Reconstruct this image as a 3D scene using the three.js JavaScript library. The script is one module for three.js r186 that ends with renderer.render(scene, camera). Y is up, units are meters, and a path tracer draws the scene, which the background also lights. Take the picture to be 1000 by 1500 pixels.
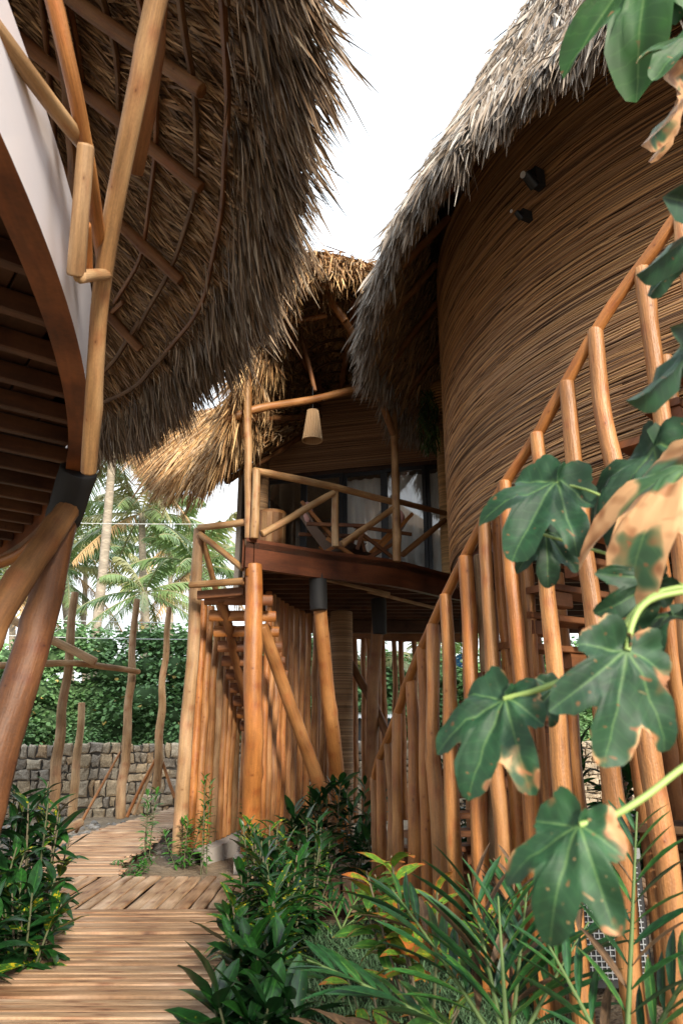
import * as THREE from 'three';
import { mergeGeometries } from 'three/addons/utils/BufferGeometryUtils.js';
import { ImprovedNoise } from 'three/addons/math/ImprovedNoise.js';

// ---------------------------------------------------------------- camera, sky, sun, exposure
const EYE = 1.6, F = 1030, PITCH = Math.atan(320.8 / 1030);
const scene = new THREE.Scene();
const camera = new THREE.PerspectiveCamera(2 * Math.atan(750 / F) * 180 / Math.PI, 682 / 1024, 0.05, 400);
camera.position.set(0, EYE, 0);
camera.rotation.set(PITCH, 0, 0);
camera.focus = 7.5; camera.userData.fStop = 3.5;
camera.updateMatrixWorld(true);
{
  const W = 256, H = 128, data = new Float32Array(W * H * 4);
  for (let j = 0; j < H; j++) for (let i = 0; i < W; i++) {
    const el = ((j + 0.5) / H - 0.5) * Math.PI, s = Math.max(0, Math.sin(el));
    const L = 1.2 * (1 + 0.2 * s) / 1.2, k = (j * W + i) * 4, below = el < 0 ? 0.35 : 1;
    data[k] = L * (0.93 - 0.12 * s) * below; data[k + 1] = L * (0.97 - 0.06 * s) * below; data[k + 2] = L * 1.0 * below; data[k + 3] = 1;
  }
  const sky = new THREE.DataTexture(data, W, H, THREE.RGBAFormat, THREE.FloatType);
  sky.mapping = THREE.EquirectangularReflectionMapping; sky.magFilter = THREE.LinearFilter; sky.minFilter = THREE.LinearFilter; sky.needsUpdate = true;
  scene.background = sky; scene.environment = sky;
}
const sun = new THREE.DirectionalLight(new THREE.Color(1, 0.89, 0.74), 4.0);
sun.position.set(12, 16.5, 21); sun.target.position.set(0, 2, -8);
sun.castShadow = true; sun.shadow.radius = 20; sun.shadow.mapSize.set(2048, 2048);
Object.assign(sun.shadow.camera, { left: -25, right: 25, top: 25, bottom: -25, near: 1, far: 90 });
scene.add(sun, sun.target);
const renderer = new THREE.WebGLRenderer({ antialias: true });
renderer.toneMapping = THREE.LinearToneMapping; renderer.toneMappingExposure = 1.8;
renderer.shadowMap.enabled = true; renderer.outputColorSpace = THREE.SRGBColorSpace;

// ---------------------------------------------------------------- helpers
const V = (x, y, z) => new THREE.Vector3(x, y, z);
const rng = s => () => { s |= 0; s = s + 0x6D2B79F5 | 0; let t = Math.imul(s ^ s >>> 15, 1 | s); t = t + Math.imul(t ^ t >>> 7, 61 | t) ^ t; return ((t ^ t >>> 14) >>> 0) / 4294967296; };
const R0 = rng(7), noise3 = new ImprovedNoise();
const N = (x, y = 0, z = 0) => noise3.noise(x + 31.4, y + 7.7, z + 3.3);
const lerp = (a, b, t) => a + (b - a) * t, clamp = (x, a = 0, b = 1) => Math.min(b, Math.max(a, x));
const rr = (r, a, b) => a + (b - a) * r();
const cp = Math.cos(PITCH), sp = Math.sin(PITCH);
const sight = (px, py) => { const a = (px - 500) / F, b = (750 - py) / F; return [a, b * cp + sp, cp - b * sp]; };
// world point seen at a photo position, given its distance ahead (at), its height (level) or its distance from a round house's axis (ring)
const at = (px, py, d) => { const r = sight(px, py), t = d / r[2]; return V(r[0] * t, EYE + r[1] * t, -d); };
const level = (px, py, y) => { const r = sight(px, py), t = (y - EYE) / r[1]; return V(r[0] * t, y, -r[2] * t); };
const ring = (px, py, C, R) => {
  const r = sight(px, py), n = Math.hypot(r[0], r[2]), b = (r[0] * C.x - r[2] * C.z) / n, q = C.x * C.x + C.z * C.z - b * b;
  const t = (b - Math.sqrt(Math.max(0, R * R - q))) / n; return V(r[0] * t, EYE + r[1] * t, -r[2] * t);
};
const pol = (C, R, deg, y) => V(C.x + R * Math.cos(deg * Math.PI / 180), y, C.z - R * Math.sin(deg * Math.PI / 180));
const taken = {};
const numbered = n => { const k = taken[n] = (taken[n] ?? -1) + 1; return k ? n + '_' + String(k).padStart(3, '0') : n; };
function thing(name, label, category, group) {
  const o = new THREE.Group(); o.name = numbered(name); o.userData = { label, category }; if (group) o.userData.group = group; scene.add(o); return o;
}
function setting(name) { const o = new THREE.Group(); o.name = numbered(name); o.userData = { kind: 'structure' }; scene.add(o); return o; }
function part(parent, name, geo, mat, kind) {
  const m = new THREE.Mesh(geo, mat); m.name = name; m.castShadow = m.receiveShadow = true; if (kind) m.userData.kind = kind; parent.add(m); return m;
}
function base(g, p) { g.position.copy(p); for (const c of g.children) c.position.sub(p); return g; }   // put a thing's origin at its foot
function section(parent, name, label) { const g = new THREE.Group(); g.name = name; if (label) g.userData.label = label; g.position.copy(parent.position).negate(); parent.add(g); return g; }   // a part made of pieces, laid out in world places
const C3 = (r, g, b) => new THREE.Color().setRGB(r, g, b);

// ---------------------------------------------------------------- textures
function tex(w, h, fn, srgb = true) {
  const d = new Uint8Array(w * h * 4);
  for (let y = 0; y < h; y++) for (let x = 0; x < w; x++) { const c = fn(x / w, y / h, x, y), k = (y * w + x) * 4; for (let i = 0; i < 3; i++) d[k + i] = clamp(Array.isArray(c) ? c[i] : c) * 255; d[k + 3] = 255; }
  const t = new THREE.DataTexture(d, w, h); t.wrapS = t.wrapT = THREE.RepeatWrapping; t.magFilter = THREE.LinearFilter; t.minFilter = THREE.LinearMipmapLinearFilter; t.generateMipmaps = true;
  if (srgb) t.colorSpace = THREE.SRGBColorSpace; t.needsUpdate = true; return t;
}
const HT = new Float32Array(65536); { const r = rng(99); for (let i = 0; i < 65536; i++) HT[i] = r(); }
const hsh = (x, y) => HT[((x * 374761 + y * 668265 + (x ^ y) * 1274) >>> 0) & 65535];
function vn(x, y, px, py) {   // tiling value noise
  const xi = Math.floor(x), yi = Math.floor(y), u = x - xi, v = y - yi, m = (a, p) => ((a % p) + p) % p;
  const a = hsh(m(xi, px), m(yi, py)), b = hsh(m(xi + 1, px), m(yi, py)), c = hsh(m(xi, px), m(yi + 1, py)), d = hsh(m(xi + 1, px), m(yi + 1, py));
  const su = u * u * (3 - 2 * u), sv = v * v * (3 - 2 * v); return lerp(lerp(a, b, su), lerp(c, d, su), sv);
}
function woodTex(seed, streak, knots, dark) {
  const r = rng(seed), K = []; for (let i = 0; i < knots; i++) K.push([r(), r(), rr(r, 0.012, 0.026)]);
  const h = (u, v) => {
    let g = 0.34 * vn(u * 16 + seed, v * 4, 16, 4) + 0.24 * vn(u * 48, v * 9 + seed, 48, 9) + 0.24 * vn(u * 110, v * 22, 110, 22) + .18 * vn(u * 60, v * 120, 60, 120);
    const blotch = vn(u * 3 + seed, v * 5, 3, 5), stain = Math.pow(vn(u * 7, v * 11 + seed, 7, 11), 4);
    let k = 0, halo = 0; for (const [ku, kv, s] of K) { let du = Math.abs(u - ku); du = Math.min(du, 1 - du); let dv = Math.abs(v - kv); dv = Math.min(dv, 1 - dv); const q = Math.hypot(du / s, dv / (s * 0.42)); if (q < 1) k = Math.max(k, (1 - q) * (0.7 + 0.3 * Math.sin(q * 22))); if (q < 2.6) halo = Math.max(halo, (2.6 - q) / 2.6); }
    return [g, blotch, stain, k, halo];
  };
  const col = (u, v) => { const [g, b, s, k, halo] = h(u, v); let m = 1 - streak * (1 - g) * 0.9 - 0.34 * b - dark * s - 0.12 * halo; m *= 1 - 0.62 * k; m = Math.pow(m, .62); return [m, m * (1.0 - 0.1 * b - 0.12 * s - 0.15 * k - 0.05 * halo), m * (1.0 - 0.24 * b - 0.15 * s - 0.2 * k - 0.1 * halo)]; };
  return [tex(256, 1024, col), tex(256, 1024, (u, v) => { const [g, b, s, k] = h(u, v); return 0.55 * g + 0.3 * b + 0.15 - 0.1 * s + 0.2 * k; }, false)];
}
const [poleMapA, poleBumpA] = woodTex(11, 0.46, 5, 0.08), [poleMapB, poleBumpB] = woodTex(23, 0.52, 4, 0.12), [plankMap, plankBump] = woodTex(37, 0.5, 2, 0.22);
const std = (c, rough, o = {}) => new THREE.MeshStandardMaterial({ color: c, roughness: rough, side: THREE.DoubleSide, ...o });
const poleM = [C3(.74, .36, .12), C3(.8, .42, .16), C3(.7, .31, .09), C3(.76, .4, .17), C3(.64, .33, .13)].map((c, i) => std(c, 0.5, { map: i % 2 ? poleMapB : poleMapA, bumpMap: i % 2 ? poleBumpB : poleBumpA, bumpScale: 0.008 }));
const paleM = [C3(.72, .49, .27), C3(.66, .42, .21), C3(.75, .53, .33)].map((c, i) => std(c, 0.6, { map: i % 2 ? poleMapB : poleMapA, bumpMap: poleBumpB, bumpScale: 0.003 }));
const driftM = [C3(.84, .62, .4), C3(.78, .58, .39), C3(.88, .7, .5)].map((c, i) => std(c, 0.75, { map: i % 2 ? poleMapB : poleMapA, bumpMap: poleBumpB, bumpScale: 0.008 }));
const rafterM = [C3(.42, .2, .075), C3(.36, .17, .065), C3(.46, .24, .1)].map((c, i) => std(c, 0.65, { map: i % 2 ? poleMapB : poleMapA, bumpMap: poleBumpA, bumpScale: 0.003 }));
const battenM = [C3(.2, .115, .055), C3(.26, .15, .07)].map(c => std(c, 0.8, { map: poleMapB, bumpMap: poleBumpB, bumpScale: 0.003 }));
const plankM = [C3(.84, .6, .43), C3(.74, .52, .36), C3(.88, .67, .5), C3(.7, .49, .34), C3(.82, .63, .48)].map((c, i) => std(c, 0.62, { map: plankMap, bumpMap: plankBump, bumpScale: 0.008 }));
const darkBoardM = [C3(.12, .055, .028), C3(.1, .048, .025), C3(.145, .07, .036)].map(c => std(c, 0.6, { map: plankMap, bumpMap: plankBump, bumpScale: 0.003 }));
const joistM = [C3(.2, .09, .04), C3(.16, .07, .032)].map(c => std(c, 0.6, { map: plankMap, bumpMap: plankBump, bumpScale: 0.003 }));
const beamM = std(C3(.19, .062, .026), 0.42, { map: plankMap, bumpMap: plankBump, bumpScale: 0.003 });
const treadM = [C3(.4, .17, .065), C3(.34, .14, .055), C3(.46, .2, .08)].map(c => std(c, 0.6, { map: plankMap, bumpMap: plankBump, bumpScale: 0.008 }));
const fasciaSheenM = new THREE.MeshPhysicalMaterial({ color: C3(.84, .81, .85), roughness: 0.3, bumpMap: plankBump, bumpScale: 0.0015, clearcoat: 0.8, clearcoatRoughness: 0.22, side: THREE.DoubleSide });  // varnished outer face; pale lavender base colour has the sky sheen painted in
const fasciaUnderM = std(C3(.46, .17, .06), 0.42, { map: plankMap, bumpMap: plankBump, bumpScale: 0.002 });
const blackM = std(C3(.01, .01, .011), 0.7), steelM = std(C3(.02, .022, .026), 0.35, { metalness: 0.6 });
const vcol = (rough = 0.85, o = {}) => new THREE.MeshStandardMaterial({ vertexColors: true, roughness: rough, side: THREE.DoubleSide, ...o });
const thatchM = vcol(0.75), caneM = vcol(0.62);
const concreteM = std(C3(.36, .33, .3), 0.9, { bumpMap: tex(128, 128, (u, v) => 0.5 * vn(u * 9, v * 9, 9, 9) + 0.5 * vn(u * 40, v * 40, 40, 40), false), bumpScale: 0.006 });

// ---------------------------------------------------------------- logs, planks, boards
function logGeo(pts, r0, r1, o = {}) {
  const r = rng(o.seed ?? (R0() * 1e9 | 0)), wob = o.wob ?? 0.02, rad = o.rad ?? 9;
  let P = pts; const L0 = pts.reduce((s, p, i) => i ? s + p.distanceTo(pts[i - 1]) : 0, 0);
  if (wob > 0) {
    const c = new THREE.CatmullRomCurve3(pts, false, 'centripetal'), n = Math.max(2, Math.round(L0 / (o.step ?? 0.55))); P = [];
    for (let i = 0; i <= n; i++) { const q = c.getPointAt(i / n); if (i && i < n) q.add(V(r() - .5, (r() - .5) * .6, r() - .5).multiplyScalar(2 * wob)); P.push(q); }
  }
  const curve = new THREE.CatmullRomCurve3(P, false, 'centripetal'), n = o.seg ?? Math.max(5, Math.min(46, Math.ceil(L0 / 0.14)));
  const fr = curve.computeFrenetFrames(n, false), pos = [], uv = [], idx = [], so = r() * 100, uo = r(), vo = r(), flat = o.flat ?? 1, kn = [];
  for (let i = 0; i < (o.knots ?? Math.round(L0 * 1.3)); i++) kn.push([r() * L0, r() * 6.28, rr(r, 0.1, 0.3)]);
  const rowsT = [[0, .25], [0, .86]]; for (let i = 0; i <= n; i++) rowsT.push([i / n, 1]); rowsT.push([1, .86], [1, .25]);
  rowsT.forEach(([t, sc], row) => {
    const p = curve.getPointAt(t), k = Math.round(t * n), nn = fr.normals[k], bb = fr.binormals[k], tt = fr.tangents[k], s = t * L0;
    const end = row < 2 ? -1 : row > n + 2 ? 1 : 0, push = sc > .5 && sc < 1 ? 0.012 : sc < .5 ? 0.016 : 0;
    for (let j = 0; j <= rad; j++) {
      const a = j / rad * 6.28318; let R = lerp(r0, r1, t) * sc * (1 + 0.10 * N(s * 1.6 + so, Math.cos(a) * .8, Math.sin(a) * .8) + 0.05 * N(s * 5 + so, Math.cos(a) * 1.6, Math.sin(a) * 1.6));
      for (const [ks, ka, kh] of kn) { const q = (s - ks) / 0.075, da = Math.cos(a - ka); if (q > -2 && q < 2 && da > 0) R *= 1 + kh * Math.exp(-q * q) * da * da * da; }
      const v = p.clone().addScaledVector(nn, Math.cos(a) * R).addScaledVector(bb, Math.sin(a) * R * flat).addScaledVector(tt, end * push);
      pos.push(v.x, v.y, v.z); uv.push(j / rad + uo, s / 1.3 + vo);
    }
  });
  const w = rad + 1, rows = rowsT.length;
  for (let i = 0; i < rows - 1; i++) for (let j = 0; j < rad; j++) { const a = i * w + j, b = a + 1, c = a + w, d = c + 1; idx.push(a, b, c, b, d, c); }
  for (let j = 1; j < rad - 1; j++) { idx.push(0, j + 1, j); const e = (rows - 1) * w; idx.push(e, e + j, e + j + 1); }
  return geo(pos, uv, idx);
}
function geo(pos, uv, idx, col) {
  const g = new THREE.BufferGeometry(); g.setAttribute('position', new THREE.Float32BufferAttribute(pos, 3)); if (uv) g.setAttribute('uv', new THREE.Float32BufferAttribute(uv, 2));
  if (col) g.setAttribute('color', new THREE.Float32BufferAttribute(col, 3)); g.setIndex(idx); g.computeVertexNormals(); return g;
}
const pick = (a, r = R0) => a[Math.min(a.length - 1, Math.floor(r() * a.length))];
function log(parent, name, pts, r0, r1, mats = poleM, o = {}) { return part(parent, name, logGeo(pts, r0, r1, o), Array.isArray(mats) ? pick(mats) : mats); }
// half-round plank along +x, unit length, unit width in z, top at y = 0
function plankGeo(seed) {
  const r = rng(seed), n = 7, prof = [[-.5, -.5], [-.495, -.12], [-.4, -.03], [0, 0], [.4, -.03], [.495, -.12], [.5, -.5]], pos = [], uv = [], idx = [], so = r() * 50;
  for (let i = 0; i <= n; i++) prof.forEach(([z, y], j) => { const t = i / n, wv = 0.045 * N(t * 3 + so, j * .3) + 0.03 * N(t * 9 + so), e = (i === 0 || i === n) ? 0.93 : 1; pos.push(t - .5, y * .5 + (y > -.4 ? 0.04 * N(t * 4 + so, j) : 0), z * e * (0.94 + 0.08 * N(t * 4, so)) + wv); uv.push(z * .4, t * 1); });
  const w = prof.length; for (let i = 0; i < n; i++) for (let j = 0; j < w - 1; j++) { const a = i * w + j; idx.push(a, a + 1, a + w, a + 1, a + w + 1, a + w); }
  for (const e of [0, n * w]) for (let j = 1; j < w - 1; j++) idx.push(e, e + j, e + j + 1);
  for (let k = 0; k < uv.length; k += 2) uv[k] = uv[k] + so; return geo(pos, uv, idx);
}
const planks = []; for (let i = 0; i < 9; i++) planks.push(plankGeo(100 + i));
function plank(parent, a, b, width, thick, name = 'plank', mats = plankM, r = R0) {
  const m = part(parent, name, pick(planks, r), pick(mats, r)), d = b.clone().sub(a); m.position.copy(a).add(b).multiplyScalar(.5); m.rotation.y = Math.atan2(-d.z, d.x) + (r() < .5 ? Math.PI : 0); m.scale.set(d.length(), thick * 2, width); return m;
}
function boardGeo(l, h, w, seed = 1) {   // chamfered board, x length, y height, z thickness, uv along the length
  const c = Math.min(0.008, h * .12, w * .12), s = new THREE.Shape(); const x = w / 2, y = h / 2;
  s.moveTo(-x + c, -y); s.lineTo(x - c, -y); s.lineTo(x, -y + c); s.lineTo(x, y - c); s.lineTo(x - c, y); s.lineTo(-x + c, y); s.lineTo(-x, y - c); s.lineTo(-x, -y + c); s.closePath();
  const g = new THREE.ExtrudeGeometry(s, { depth: l, bevelEnabled: false }); g.translate(0, 0, -l / 2); g.rotateY(Math.PI / 2);
  const p = g.attributes.position, u = g.attributes.uv; for (let i = 0; i < p.count; i++) u.setXY(i, (p.getY(i) + p.getZ(i)) * .8 + seed * .37, p.getX(i) * .6 + seed * .61); return g;
}
let bseed = 1;
function board(parent, name, a, b, h, w, mat) {
  const d = b.clone().sub(a), L = d.length(), m = part(parent, name, boardGeo(L, h, w, bseed++), Array.isArray(mat) ? pick(mat) : mat);
  m.position.copy(a).add(b).multiplyScalar(.5); m.rotation.order = 'YZX'; m.rotation.y = Math.atan2(-d.z, d.x); m.rotation.z = Math.asin(d.y / L); return m;
}
// closed plan outline raised between two heights, uv in metres along the outline
function slab(outline, y0, y1) {
  const n = outline.length, pos = [], uv = [], idx = []; let s = 0;
  for (let i = 0; i <= n; i++) { const p = outline[i % n]; if (i) s += p.distanceTo(outline[i - 1]); pos.push(p.x, y0, p.z, p.x, y1, p.z); uv.push(0, s * .6, (y1 - y0) * .8, s * .6); }
  for (let i = 0; i < n; i++) { const a = i * 2; idx.push(a, a + 2, a + 1, a + 1, a + 2, a + 3); }
  const tri = THREE.ShapeUtils.triangulateShape(outline.map(p => new THREE.Vector2(p.x, p.z)), []);
  for (const y of [y0, y1]) { const o = pos.length / 3; outline.forEach(p => { pos.push(p.x, y, p.z); uv.push(p.x * .8, p.z * .6); }); for (const t of tri) idx.push(o + t[0], o + t[1], o + t[2]); }
  const g = geo(pos, uv, idx).toNonIndexed(); g.computeVertexNormals(); return g;
}
// curved board following a line on plan (list of points), from y0 to y1, thick t to one side (out = +1 right of travel)
function strip(line, y0, y1, t, faces = 'all') {
  const n = line.length, pos = [], uv = [], idx = []; let s = 0;
  for (let i = 0; i < n; i++) {
    const a = line[Math.max(0, i - 1)], b = line[Math.min(n - 1, i + 1)], d = b.clone().sub(a).setY(0).normalize(), q = V(-d.z, 0, d.x).multiplyScalar(t), p = line[i]; if (i) s += p.distanceTo(line[i - 1]);
    const yy0 = y0 + (p.y || 0), yy1 = y1 + (p.y || 0);
    [[p.x, yy0, p.z], [p.x, yy1, p.z], [p.x + q.x, yy1, p.z + q.z], [p.x + q.x, yy0, p.z + q.z]].forEach((v, k) => { const e = [[0, 1], [1, 2], [2, 3], [3, 0]][k]; const l = [[p.x, yy0, p.z], [p.x, yy1, p.z], [p.x + q.x, yy1, p.z + q.z], [p.x + q.x, yy0, p.z + q.z]]; pos.push(...l[e[0]], ...l[e[1]]); const w = k % 2 ? t : y1 - y0; uv.push(k * .31, s * .55, k * .31 + w * .8, s * .55); });
  }
  const keep = { all: [0, 1, 2, 3], out: [0], rest: [1, 2, 3] }[faces];
  for (let i = 0; i < n - 1; i++) for (const k of keep) { const a = i * 8 + k * 2, c = a + 8; idx.push(a, a + 1, c, a + 1, c + 1, c); }
  return geo(pos, uv, idx);
}

// ---------------------------------------------------------------- thatch: thousands of palm-leaf strips
class Thatch {
  constructor(seed) { this.p = []; this.c = []; this.i = []; this.n = []; this.r = rng(seed); }
  strand(p, dir, len, w, droop, c, segs = 3) {
    const r = this.r, d = dir.clone().normalize(), q = p.clone(), side = V(r() - .5, r() - .5, r() - .5).cross(d).normalize(), o = this.p.length / 3, st = len / segs; let curl = (r() - .5) * .5;
    for (let k = 0; k <= segs; k++) {
      const ww = w * (k === 0 ? .8 : k === segs ? .12 : 1) * .5, nn = side.clone().cross(d).normalize();
      this.p.push(q.x - side.x * ww, q.y - side.y * ww, q.z - side.z * ww, q.x + side.x * ww, q.y + side.y * ww, q.z + side.z * ww);
      this.n.push(nn.x, nn.y, nn.z, nn.x, nn.y, nn.z); this.c.push(...c, ...c);
      d.y -= droop / segs; d.addScaledVector(side.clone().cross(d), curl / segs).normalize(); q.addScaledVector(d, st);
      if (k < segs) { const a = o + k * 2; this.i.push(a, a + 1, a + 2, a + 1, a + 3, a + 2); }
    }
  }
  build(parent, name, mat = thatchM) {
    const g = new THREE.BufferGeometry(); g.setAttribute('position', new THREE.Float32BufferAttribute(this.p, 3)); g.setAttribute('normal', new THREE.Float32BufferAttribute(this.n, 3)); g.setAttribute('color', new THREE.Float32BufferAttribute(this.c, 3)); g.setIndex(this.i);
    return part(parent, name, g, mat, 'stuff');
  }
}
const tint = (r, pal, spread = .35) => { const c = pick(pal, r), k = 1 + (r() - .5) * 2 * spread; return [c[0] * k, c[1] * k, c[2] * k]; };
const PAL_IN = [[.3, .17, .075], [.24, .13, .06], [.4, .25, .12], [.33, .2, .1], [.2, .12, .07]];
const PAL_LEFT = [[.17, .1, .05], [.23, .145, .08], [.3, .21, .13], [.12, .075, .045], [.2, .16, .125], [.36, .28, .19], [.15, .095, .05]];
const PAL_GREY = [[.3, .255, .215], [.36, .32, .28], [.21, .165, .125], [.25, .195, .145], [.4, .37, .33], [.16, .12, .09]];
const PAL_BLOND = [[.48, .29, .12], [.38, .21, .085], [.56, .36, .17], [.3, .165, .07], [.44, .31, .18]];
// edge(s), s 0..1 -> { p: eave point, out: outward (level), up: unit vector up the slope }
function eave(T, edge, o) {
  const r = T.r;
  for (let k = 0; k < o.n; k++) {
    const s = r(), e = edge(s), w = Math.pow(r(), o.bias ?? 1.2) * o.deep, h = lerp(o.low ?? -.06, o.thick, Math.max(r(), Math.min(1, w / .3) * .55 + .3 * r())), nrm = e.out.clone().multiplyScalar(e.up.y).addScaledVector(V(0, 1, 0), -(e.up.x * e.out.x + e.up.z * e.out.z));
    const clump = 0.5 + 0.5 * N(s * o.clump, w * 1.5, 3), cl2 = N(s * o.clump * 3.1, 9.1, w);
    const p = e.p.clone().addScaledVector(e.up, w).addScaledVector(nrm, h);
    const d = e.up.clone().multiplyScalar(-o.slide).add(V((r() - .5) * .36, -o.fall, (r() - .5) * .36)).addScaledVector(e.out, rr(r, -.1, .25) + cl2 * .6).addScaledVector(V(0, 1, 0).cross(e.out), .9 * N(s * o.clump * 2.3, w * 2, 40));
    T.strand(p, d, o.len * (0.55 + 0.45 * r()) * (0.55 + 0.85 * clump + .35 * cl2), rr(r, o.w0, o.w1) * (r() < .06 ? 1.7 : 1), rr(r, .15, 1.0), tint(r, o.pal), 4);
  }
}
function lining(T, edge, o) {
  const r = T.r;
  for (let k = 0; k < o.n; k++) {
    const e = edge(r()), w = rr(r, o.w0, o.w1), side = V(0, 1, 0).cross(e.out);
    const down = e.out.clone().multiplyScalar(-(e.up.y)).addScaledVector(V(0, 1, 0), (e.up.x * e.out.x + e.up.z * e.out.z)).normalize();   // away from the shell, below it
    const row = Math.floor(w / .22) * .22, p = e.p.clone().addScaledVector(e.up, w).addScaledVector(down, 0.02 + 0.05 * r()).addScaledVector(side, (r() - .5) * .1);
    const d = e.up.clone().multiplyScalar(-1).addScaledVector(side, (r() - .5) * .9 + .25 * Math.sin(row * 37)).addScaledVector(down, rr(r, -.02, .05));
    T.strand(p, d, rr(r, .22, .5), rr(r, .014, .03), 0, tint(r, o.pal, .45), 2);
  }
}

// ---------------------------------------------------------------- ground
const dirtTex = tex(512, 512, (u, v) => { const a = vn(u * 6, v * 6, 6, 6), b = vn(u * 40, v * 40, 40, 40), c = vn(u * 160, v * 160, 160, 160); const k = .66 + .2 * a + .18 * b; return [k * (.86 + .14 * c), k * (.8 + .18 * c), k * (.72 + .2 * c)]; });
const dirtBump = tex(512, 512, (u, v) => .4 * vn(u * 20, v * 20, 20, 20) + .6 * vn(u * 130, v * 130, 130, 130), false);
const groundY = d => -0.14 - 0.34 * clamp((d - 10.5) / 6);
{
  const g = setting('ground'), n = 90, pos = [], uv = [], idx = [];
  const xs = [], zs = []; for (let i = 0; i <= n; i++) { const t = i / n * 2 - 1; xs.push(Math.sign(t) * (Math.abs(t) * 22 + Math.pow(Math.abs(t), 6) * 150)); zs.push(18 - i / n * 50 - Math.pow(i / n, 8) * 150); }
  for (let j = 0; j <= n; j++) for (let i = 0; i <= n; i++) { const d = -zs[j]; pos.push(xs[i], groundY(d) + .04 * N(xs[i] * .7, d * .7) + .02 * N(xs[i] * 3, d * 3), zs[j]); uv.push(xs[i] / 2.2, zs[j] / 2.2); }
  for (let j = 0; j < n; j++) for (let i = 0; i < n; i++) { const a = j * (n + 1) + i; idx.push(a, a + 1, a + n + 1, a + 1, a + n + 2, a + n + 1); }
  part(g, 'soil', geo(pos, uv, idx), std(C3(.34, .28, .22), .95, { map: dirtTex, bumpMap: dirtBump, bumpScale: .02 }));
  // pebbles over the bare yard by the stone wall
  const r = rng(5), pm = new THREE.InstancedMesh(new THREE.IcosahedronGeometry(1, 0), std(C3(1, 1, 1), .95), 3800), M = new THREE.Matrix4(), c = new THREE.Color();
  for (let i = 0; i < 3800; i++) { const d = rr(r, 11, 18), x = rr(r, -11, -1), s = Math.pow(r(), 5) * .09 + .01; M.compose(V(x, groundY(d) + s * .2, -d), new THREE.Quaternion().setFromEuler(new THREE.Euler(r() * 3, r() * 3, 0)), V(s, s * .6, s * .85)); pm.setMatrixAt(i, M); const k = rr(r, .16, .34); pm.setColorAt(i, c.setRGB(k, k * .93, k * .85)); }
  pm.name = 'gravel'; pm.userData.kind = 'stuff'; g.add(pm);
}

// ---------------------------------------------------------------- deck of half-round planks
{
  const r = rng(21), near = setting('boardwalk'), cross = setting('boardwalk'), far = setting('boardwalk');
  for (let d = 2.2; d < 7.36;) {
    const w = rr(r, .075, .15), t = clamp((d - 4.7) / 2.8, -.9, 1), l = lerp(-2.42, -3.0, t) + (d > 6.25 && d < 7.1 ? rr(r, .12, .5) * (d > 6.45 ? 1 : .4) : 0) + rr(r, -.07, .07), e = lerp(-.6, -.9, t) + rr(r, -.08, .08);
    const m = plank(near, V(l, 0, -d - w / 2), V(e, 0, -d - w / 2 + rr(r, -.03, .03)), w * .975, .045, 'plank', plankM, r); m.position.y = rr(r, -.012, .004); m.rotation.x = rr(r, -.03, .03); d += w;
  }
  for (let x = -7; x < 3.6;) { const w = rr(r, .12, .17); const m = plank(cross, V(x + w / 2 + rr(r, -.02, .02), 0, -7.44), V(x + w / 2 + rr(r, -.02, .02), 0, -9.02), w * .925, .045, 'plank', plankM, r); m.position.y = rr(r, -.008, .006); x += w; }
  for (let d = 9.08; d < 16.6;) {
    const w = rr(r, .1, .16), l = lerp(-4.5, -3.7, clamp((d - 10.1) / 6.4)), e = d < 12.8 ? lerp(-2.62, -2.95, clamp((d - 9.3) / 3.5)) - (d > 9.5 && d < 10.6 ? .12 : 0) : lerp(-2.95, -2.5, (d - 12.8) / 3.7), k = d < 9.8 ? -2.2 : 0;
    const m = plank(far, V(l + k + rr(r, -.06, .06), 0, -d - w / 2), V(e + rr(r, -.06, .06), 0, -d - w / 2), w * .975, .045, 'plank', plankM, r); m.position.y = rr(r, -.008, .004); d += w;
  }
  for (const [g, list] of [[near, [[-2.1, 2, -2.5, 7.4], [-.9, 2, -1.15, 7.4]]], [cross, [[-7, 7.7, 3.6, 7.7], [-7, 8.8, 3.6, 8.8]]], [far, [[-3.95, 9.1, -3.4, 16.5], [-3.1, 9.1, -3.1, 16.5]]]])
    for (const [x0, d0, x1, d1] of list) { board(g, 'joist', V(x0, -.095, -d0), V(x1, -.095, -d1), .1, .09, darkBoardM); }
}

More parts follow.
